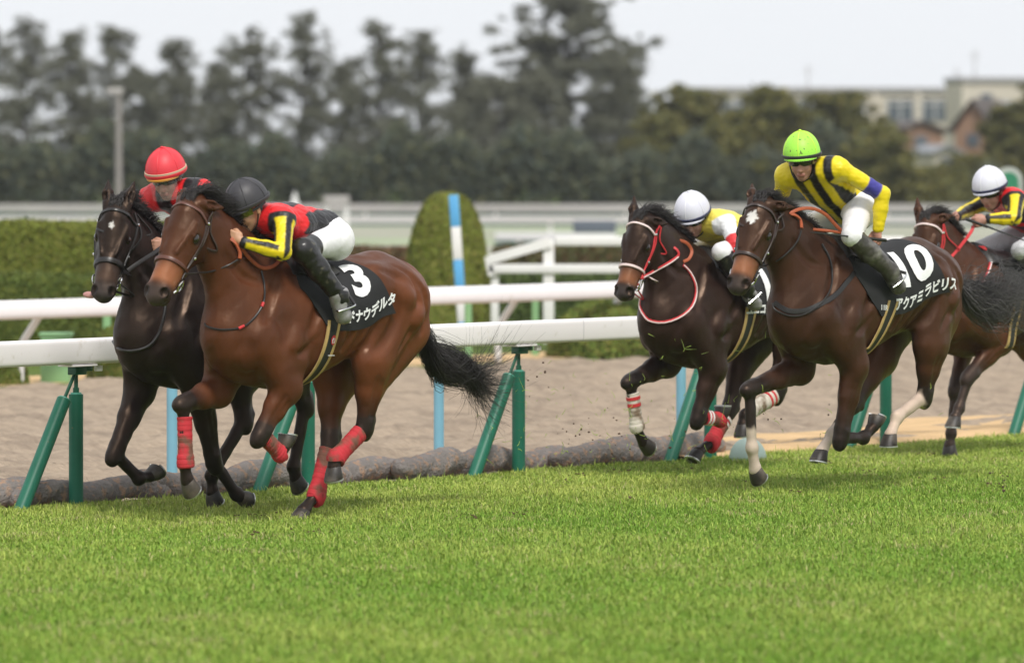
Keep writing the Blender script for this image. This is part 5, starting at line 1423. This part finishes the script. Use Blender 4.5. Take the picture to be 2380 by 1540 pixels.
cord(h2, 'rein', M_BLACKL, .026, [('A', 385, 975, .12), ('A', 470, 915, .14), ('A', 570, 850, .15), ('A', 640, 800, .14)], 'strap', off=.01, th=.006)
cord(h2, 'neck_strap', M_BLACKL, .010, [('Z', 263, 793, -.2), ('Z', 280, 810), ('Z', 310, 814), ('Z', 345, 803), ('Z', 368, 775), ('Z', 380, 735), ('Z', 383, 700)], off=.008)
J = dict(HC=f.P('A', 663, 215, 0), yaw=24, pitch=16, roll=4, SL=f.P('A', 935, 385, .19), SR=f.P('A', 548, 440, -.19), EL=(.40, .30, 1.72), ER=f.P('A', 492, 600, -.28), WL=(.62, .14, 1.62), WR=f.P('A', 478, 680, -.14),
  ML=(.70, .08, 1.62), MR=f.P('A', 480, 720, -.08), PV=(-.14, 0, 1.74), HL=(-.12, .12, 1.66), HR=(-.12, -.12, 1.66), KL=(.33, .28, 1.56), KR=(.33, -.28, 1.56), AL=(.04, .35, 1.30), AR=(.04, -.35, 1.30), TL=(.12, .36, 1.19), TR=(.12, -.36, 1.19))
jockey('jockey in red helmet and red and black silks, behind horse number 3', h2, J, M_HRED, M_HRED, silk_red, seams=M_HRED, shield=True, band2=M_HTAN, visor=M_HORNG)
# ---- brown number ten
f = Frame(1755, 1160, -.12, -.95)
h10 = horse(fr=f, label='brown racehorse with white forehead patch, white socks and saddle cloth number 10', lift=.045,
  coat=(.050, .019, .0095), points=(.014, .011, .010), muzzle=(.27, .105, .05), nose=(.04, .032, .03),
  poll=f.P('G', 385, 620), lip=f.P('G', 195, 1265, .04), yaw=24, star=(.135, -.01, .036, 1.25), mane=.8,
  earL=(-.35, .75, -.65), earR=(-.95, -.3, -.35), fore=(-.1, 0, .3),
  socks=[('FR', .62, (.55, .45, .36)), ('HL', .12, (.60, .47, .38)), ('HR', .7, (.58, .48, .40))],
  legs=legs(f, {'FR': [('H', 1640, 480), ('H', 1225, 650), ('H', 1245, 1130), ('H', 1275, 1440)],
                'FL': [('I', 455, 800), ('I', 378, 1205), ('I', 505, 1205), ('I', 610, 1100)],
                'HL': [('I', 880, 680), ('I', 845, 970), ('I', 690, 1090), ('I', 615, 1250)],
                'HR': [('I', 600, 740), ('I', 450, 1010), ('I', 330, 1185), ('I', 225, 1325)]}),
  tail=[f.P('I', 1020, 330, 0), f.P('I', 1060, 400, 0), f.P('I', 1120, 440, 0), f.P('I', 1200, 450, .05), f.P('I', 1290, 420, .1), f.P('I', 1380, 440, .15), f.P('I', 1470, 470, .2)],
  tailw=[.04, .10, .15, .19, .2], tailn=1500, tailm=M_HAIRG)
bridle(h10, M_DKBROWNL)
saddlery(h10, '10', 'アクアミラビリス', '11R', ff=((.46, 0), (.36, 1.36), (.16, 1.10)), rr=((-.40, 0), (-.47, 1.42), (-.58, 1.235)), girth=(.045, .07), num=(('I', 775, 245), .33), nm=(('I', 830, 395), .085), nsx=.98)
cord(h10, 'neck_strap', M_BLACKL, .006, [('G', 850, 950), ('G', 910, 1060), ('G', 930, 1180), ('G', 915, 1300), ('G', 850, 1400), ('G', 740, 1475), ('G', 620, 1495), ('G', 510, 1450), ('G', 492, 1400)], off=.010)
cord(h10, 'breastplate', M_BLACKL, .034, [('G', 1165, 1095), ('G', 1060, 1220), ('G', 960, 1335), ('G', 840, 1410), ('G', 720, 1455), ('G', 600, 1455), ('G', 500, 1395)], 'strap', off=.006)
cord(h10, 'rein', M_BLACKL, .010, [('G', 380, 1120, .16), ('G', 450, 1100), ('G', 530, 1060), ('G', 610, 990), ('G', 665, 920), ('G', 690, 850)], 'strap', off=.012, th=.005)
cord(h10, 'rein', M_TANREIN, .022, [('G', 690, 830), ('G', 680, 770), ('G', 640, 735), ('G', 620, 712, .05), ('G', 700, 678, .08), ('G', 800, 680, .12), ('G', 890, 725, .14), ('G', 960, 800, .16), ('G', 1020, 860, .18)], 'strap', off=.015, th=.008)
cord(h10, 'rein', M_TANREIN, .018, [('G', 790, 835, .06), ('G', 900, 845, .12), ('G', 1020, 862, .18)], 'strap', off=.015, th=.008)
J = dict(HC=f.P('G', 703, 235, 0), yaw=28, pitch=9, roll=3, SL=f.P('G', 985, 370, .185), SR=f.P('G', 580, 425, -.185), EL=f.P('G', 1320, 565, .34), ER=f.P('G', 540, 640, -.32), WL=f.P('G', 1288, 835, .31), WR=f.P('G', 640, 760, -.12),
  ML=f.P('G', 1270, 920, .29), MR=f.P('G', 700, 790, -.05), PV=f.P('G', 1075, 665, 0), HL=f.P('G', 1140, 690, .13), HR=(.0, -.13, 1.77), KL=f.P('G', 1085, 885, .28), KR=f.P('G', 760, 790, -.25),
  AL=f.P('G', 1385, 1160, .35), AR=(.05, -.34, 1.38), TL=f.P('G', 1440, 1275, .35), TR=(.08, -.36, 1.27))
jockey('jockey in lime green helmet and yellow silks with black stripes, riding horse number 10', h10, J, M_HGRN, M_HBLK, silk_stripes, seams=M_SEAMY, visor=M_HGRN, boot=M_BOOTG, toe=M_BOOTG, lens=M_LENS, skin=(.48, .24, .17))
def whip(label, H, a, b, r=.007):
    a, b = np.array(a), np.array(b); rt = empty('riding_whip', H.root.location + Vector((0, 0, 1.2)), H.fr.rz); tag(rt, label, 'whip')
    mb = MB(); mb.tube([a, a*.5+b*.5, b], lambda t: r*(.5+.5*t), 8); o = mb.build('shaft', M_WHIP, rt); o.location = (0, 0, -1.2)
    mb = MB(); d = nrm(b-a); mb.tube([b - d*.02, b + d*.15], .011, 8); o = mb.build('grip', M_BLACKL, rt); o.location = (0, 0, -1.2)
whip('black whip held low across the withers of horse number 10', h10, f.P('G', 775, 858, .24), f.P('G', 1215, 905, .33))
# ---- dark bay between them
f = Frame(1600, 1108, 0, -.43)
h1 = horse(fr=f, label='dark bay racehorse with red and white bridle, galloping behind horse number 10', lift=-.06,
  coat=(.026, .013, .010), points=(.012, .010, .010), muzzle=(.22, .085, .04), nose=(.035, .03, .03),
  poll=f.P('E', 385, 410), lip=f.P('E', 205, 1145, .02), yaw=14, mane=1.1,
  earL=(-.3, .5, -.95), earR=(-1, -.2, -.05), fore=(-.5, .1, .4), tail=None,
  legs=legs(f, {'FR': [('H', 560, 430), ('H', 252, 590), ('H', 302, 960), ('H', 395, 1195)],
                'FL': [('H', 930, 480), ('H', 805, 885), ('H', 990, 910), ('H', 1050, 790)],
                'HR': [(-.42, -.17, .86), ('H', 1060, 810), ('H', 915, 1085), ('H', 725, 1190)],
                'HL': [(-.48, .17, .86), ('H', 1455, 680), ('H', 1190, 860), ('H', 1125, 1040)]}))
bridle(h1, M_REDREIN, noseband=M_WHITEWEB, w=.013, nw=.018)
saddlery(h1, '1', 'ユニコーン', num=(('E', 1620, 1060), .30), nm=(('E', 1590, 1290), .07), ff=((.50, 0), (.36, 1.40), (.12, 1.15)), rr=((-.30, 0), (-.40, 1.42), (-.52, 1.24)))
wrap(h1, 'FR', .25, 1.1, M_WRAPW, stripes=((.33, .40, M_REDREIN), (.48, .55, M_REDREIN)))
wrap(h1, 'FL', .30, 1.12, M_WRAPR, stripes=((.34, .40, M_WSTRIPE), (.47, .53, M_WSTRIPE)))
wrap(h1, 'HR', .25, 1.1, M_WRAPR, stripes=((.28, .34, M_WSTRIPE), (.40, .46, M_WSTRIPE)))
wrap(h1, 'HL', .12, .85, M_WRAPW, stripes=((.18, .23, M_REDREIN), (.30, .35, M_REDREIN)))
cord(h1, 'neck_strap', M_REDREIN, .021, [('E', 815, 865), ('E', 880, 930), ('E', 930, 1040), ('E', 938, 1150), ('E', 900, 1275), ('E', 800, 1365), ('E', 640, 1420), ('E', 500, 1405), ('E', 440, 1350, 0, -.02), ('E', 405, 1270, 0, -.08), ('E', 415, 1190, 0, -.12)], 'strap', off=.008)
cord(h1, 'neck_strap', M_WHITEWEB, .009, [('E', 817, 868), ('E', 882, 932), ('E', 932, 1042), ('E', 940, 1152), ('E', 902, 1277), ('E', 802, 1368), ('E', 642, 1424), ('E', 502, 1410), ('E', 443, 1354, 0, -.02), ('E', 408, 1273, 0, -.08), ('E', 417, 1194, 0, -.12)], 'strap', off=.014)
cord(h1, 'rein', M_REDREIN, .021, [('E', 420, 990, .13), ('E', 520, 930), ('E', 620, 870), ('E', 710, 815), ('E', 765, 770), ('E', 745, 715), ('E', 680, 665, .06)], 'strap', off=.012)
cord(h1, 'rein', M_WHITEWEB, .009, [('E', 440, 984, .13), ('E', 522, 936), ('E', 622, 876), ('E', 712, 821), ('E', 758, 786)], 'strap', off=.018)
cord(h1, 'rein', M_TANREIN, .022, [('E', 690, 640, .02), ('E', 760, 622, .06), ('E', 850, 645, .10), ('E', 905, 720, .12), ('E', 880, 800, .13), ('E', 820, 832, .12)], 'strap', off=.015, th=.008)
J = dict(HC=f.P('E', 905, 318, 0), yaw=20, pitch=24, roll=3, SL=f.P('E', 1235, 440, .185), SR=f.P('E', 800, 470, -.185), EL=f.P('E', 1330, 650, .31), ER=f.P('E', 745, 570, -.27), WL=f.P('E', 1390, 800, .36), WR=f.P('E', 720, 640, -.11),
  ML=f.P('E', 1400, 870, .37), MR=f.P('E', 700, 670, -.05), PV=(-.20, 0, 1.62), HL=(-.18, .12, 1.56), HR=(-.18, -.12, 1.56), KL=f.P('E', 1200, 735, .27), KR=f.P('E', 860, 750, -.24),
  AL=f.P('E', 1440, 1090, .34), AR=(-.02, -.34, 1.22), TL=f.P('E', 1520, 1240, .34), TR=(.06, -.35, 1.12))
jockey('jockey in white helmet and pale yellow silks, on the dark bay with red bridle', h1, J, M_HWHT, M_HNAVY, silk_pale, seams=M_SEAMW, visor=M_HWHT, boot=M_BOOT, toe=M_BOOTS, skin=(.46, .25, .18))
# ---- the one at the right edge
f = Frame(2205, 1063, -.1, -.42)
h5 = horse(fr=f, label='bay racehorse at the right edge, its head behind the rump of horse number 10', lift=-.07,
  coat=(.072, .025, .012), points=(.03, .022, .020), muzzle=(.2, .08, .04), nose=(.04, .03, .03),
  poll=f.P('J', 400, 640), lip=f.P('J', 330, 1330, .06), yaw=14, mane=1.0,
  earL=(-.5, .55, -.75), earR=(-1, -.2, 0), fore=(-.2, 0, .3), tail=None,
  legs=legs(f, {'FR': [('I', 1090, 600), ('I', 1015, 930), ('I', 990, 1180), ('I', 960, 1318)],
                'FL': [('I', 1270, 660), ('I', 1090, 865), ('I', 1035, 1040), ('I', 975, 1140)],
                'HL': [(-.45, .17, .9), (-.75, .12, .60), (-.95, .1, .42), (-1.05, .1, .25)],
                'HR': [(-.5, -.17, .9), (-.80, -.12, .58), (-1.0, -.1, .35), (-.98, -.1, .15)]}))
bridle(h5, M_REDREIN, noseband=M_WHITEWEB, w=.013, nw=.018)
saddlery(h5, None, None, ff=((.30, 0), (.20, 1.36), (.10, 1.15)))
cord(h5, 'rein', M_REDREIN, .024, [('J', 540, 1120, .10), ('J', 620, 1020, .11), ('J', 730, 880), ('J', 830, 755, .10), ('J', 850, 700, .10)], 'strap', off=.012)
cord(h5, 'neck_strap', M_REDREIN, .022, [('J', 890, 895), ('J', 950, 905), ('J', 1000, 965), ('J', 1005, 1060), ('J', 960, 1180), ('J', 880, 1290), ('J', 800, 1360)], 'strap', off=.008)
cord(h5, 'neck_strap', M_WHITEWEB, .009, [('J', 952, 908), ('J', 1004, 966), ('J', 1009, 1062), ('J', 964, 1183), ('J', 884, 1293)], 'strap', off=.014)
J = dict(HC=f.P('J', 1000, 298, 0), yaw=8, pitch=18, roll=3, SL=f.P('J', 1255, 450, .185), SR=f.P('J', 1000, 460, -.185), EL=f.P('J', 1235, 630, .29), ER=f.P('J', 800, 560, -.26), WL=f.P('J', 985, 635, .16), WR=f.P('J', 690, 615, -.10),
  ML=f.P('J', 880, 665, .10), MR=f.P('J', 650, 650, -.05), PV=(-.56, 0, 1.66), HL=(-.54, .12, 1.58), HR=(-.54, -.12, 1.58), KL=f.P('J', 1290, 930, .27), KR=(-.12, -.26, 1.46), AL=(-.30, .33, 1.22), AR=(-.36, -.33, 1.2), TL=(-.20, .34, 1.13), TR=(-.28, -.34, 1.1))
jockey('jockey in white helmet and yellow striped black sleeves at the right edge of the photo', h5, J, M_HWHT, M_HNAVY, silk_sash, breech=M_BREECHG, seams=M_SEAMW, visor=M_HWHT, boot=M_BOOTG, skin=(.45, .23, .17))
whip('black whip in the hand of the jockey at the right edge', h5, f.P('J', 1420, 870, .40), f.P('J', 960, 700, .17))
for _h in HS: pass
# ------------------------------------------------------------------ grass
M_GRASS = mat('grass_blade', attr=True, rough=.6, spec=.25)
M_GRASS.node_tree.nodes['Principled BSDF'].inputs['Subsurface Weight'].default_value = 0.0
def grass(n, y0, y1, seed, hh, ww):
    rg = np.random.default_rng(seed); Y = rg.uniform(y0, y1, n); X = rg.uniform(-1.12, 1.12, n)*Y*1190/FPX
    Mm = (X-P0[0])*QD[0] + (Y-P0[1])*QD[1]; edge = .03 + .05*np.sin(X*3.7) + .03*np.sin(X*11); k = Mm < edge; X, Y, Mm = X[k], Y[k], Mm[k]; n = len(X)
    lowf = np.sin(X*1.7+Y*.9)*.5 + np.sin(X*.6-Y*1.3+2)*.5 + np.sin(X*4.1+Y*3.3)*.35 + np.sin(X*7.3-Y*5.1)*.25
    h = hh*rg.uniform(.55, 1.25, n)*(1+.15*lowf)*np.where(rg.random(n) < .05, 1.8, 1); a = rg.uniform(0, 6.283, n); lean = np.abs(rg.normal(0, .8, n))
    dx, dy = np.cos(a), np.sin(a); b = a + rg.normal(math.pi/2, .5, n); wx_, wy_ = np.cos(b)*ww/2*rg.uniform(.7, 1.3, n), np.sin(b)*ww/2
    V = np.zeros((n, 5, 3)); m1 = h*.55; l1 = lean*h*.35; l2 = lean*h*1.0
    V[:, 0] = np.stack([X-wx_, Y-wy_, 0*X-.003], 1); V[:, 1] = np.stack([X+wx_, Y+wy_, 0*X-.003], 1)
    V[:, 2] = np.stack([X+dx*l1+wx_*.9, Y+dy*l1+wy_*.9, m1], 1); V[:, 3] = np.stack([X+dx*l1-wx_*.9, Y+dy*l1-wy_*.9, m1], 1)
    V[:, 4] = np.stack([X+dx*l2, Y+dy*l2, h*(1-.25*lean)], 1)
    base = np.arange(n)[:, None]*5
    tri = np.vstack([base+[[0, 1, 2]], base+[[0, 2, 3]], base+[[3, 2, 4]]])
    yel = np.clip(.25 + .17*lowf + rg.normal(0, .22, n) + np.clip((Mm+3.2)/5, 0, .35), 0, 1)[:, None]
    C = np.array([.150, .285, .026])*(1-yel) + np.array([.43, .48, .105])*yel; pat = np.sin(X*2.3+np.sin(Y*1.9)*2)*np.sin(Y*2.9+np.sin(X*1.3)*2); dry = (rg.random(n) < .04 + .22*(pat > .80))[:, None]; C = np.where(dry, np.array([.42, .38, .17]), C)
    C = C*rg.uniform(.75, 1.25, (n, 1)); cc = np.repeat(C[:, None], 5, axis=1); 
    o = mesh_obj('grass', V.reshape(-1, 3), tri, M_GRASS, None, False, cc.reshape(-1, 3)); return o
o = grass(650000, 22.4, 43, 3, .031, .0050); tag(o, 'short racecourse turf of fine green blades', 'grass', kind='stuff')
crumb = MB(); rg = np.random.default_rng(5)
for i in range(30):
    t, m_ = rg.uniform(-3, 13), -rg.uniform(.5, 3.6); x0, y0, _ = tm(t, m_)
    for k in range(rg.integers(3, 11)):
        r = rg.uniform(.002, .008); crumb.sphere((x0+rg.normal(0, .05), y0+rg.normal(0, .08), .022+rg.uniform(0, .008)), (r*1.5, r*1.5, r*.8), 6, 4)
o = crumb.build('turf_crumbs', mat('turf_soil_crumb', (.11, .07, .045), rough=.95, spec=.05, noise=(30, .3))); tag(o, 'crumbs of soil lying on the turf from hoof cuts', 'soil', kind='stuff')
# bits of turf and soil thrown up by the hooves
M_SOIL = mat('thrown_soil', (.085, .05, .032), rough=.95, noise=(30, .3)); rg = np.random.default_rng(21)
mb = MB()
spots = [(1400, 1050, 8), (1320, 1120, 8), (1230, 890, 10), (1340, 1010, 14), (2330, 1105, 26), (1420, 1000, 12), (1560, 1000, 8), (1800, 960, 6), (1090, 860, 6), (1960, 980, 6)]
for (px, py, n) in spots:
    for i in range(n):
        d = rg.uniform(33.5, 36); qx, qy = px + rg.normal(0, 26), py + rg.normal(0, 24); r = abs(rg.normal(0, .003)) + .002
        c = (wx(qx, d), d, max(.01, wz(qy, d))); mb.sphere(c, (r*rg.uniform(.7, 1.6), r*rg.uniform(.7, 1.6), r), 6, 4)
o = mb.build('flying_soil', M_SOIL); tag(o, 'brown crumbs of soil thrown up by the hooves', 'soil', kind='stuff')
cur = []; cols = []
for i in range(150):
    px, py = (rg.normal(1330, 130), rg.normal(1010, 70)) if i < 70 else (rg.normal(1620, 200), rg.normal(950, 90))
    d = rg.uniform(33.2, 35.5); c = np.array([wx(px, d), d, max(.02, wz(py, d))]); v = rg.normal(0, 1, 3); v /= np.linalg.norm(v); w = rg.normal(0, .4, 3); L_ = rg.uniform(.012, .05)
    cur.append([c, c+v*L_*.5, c+(v+w)*L_*.9, c+(v+w*1.5)*L_*1.2])
o = strand_mesh('flying_grass', cur, .0022, mat('cut_grass', (.30, .40, .06), rough=.6), None); tag(o, 'green grass clippings flying behind the leading horses', 'clippings', kind='stuff')
# ------------------------------------------------------------------ haze: thin air between the track and the trees
hm = bpy.data.materials.new('haze'); hm.use_nodes = True; n = hm.node_tree
n.nodes.remove(n.nodes['Principled BSDF']); vol = n.nodes.new('ShaderNodeVolumePrincipled')
vol.inputs['Color'].default_value = (.93, .95, 1, 1); vol.inputs['Density'].default_value = .00028; vol.inputs['Anisotropy'].default_value = .2
n.links.new(vol.outputs['Volume'], n.nodes['Material Output'].inputs['Volume'])
mb = MB(); mb.box((0, 200, 6.5), (900, 420, 16.0)); hz = mb.build('haze', hm, smooth=False); tag(hz, kind='stuff')
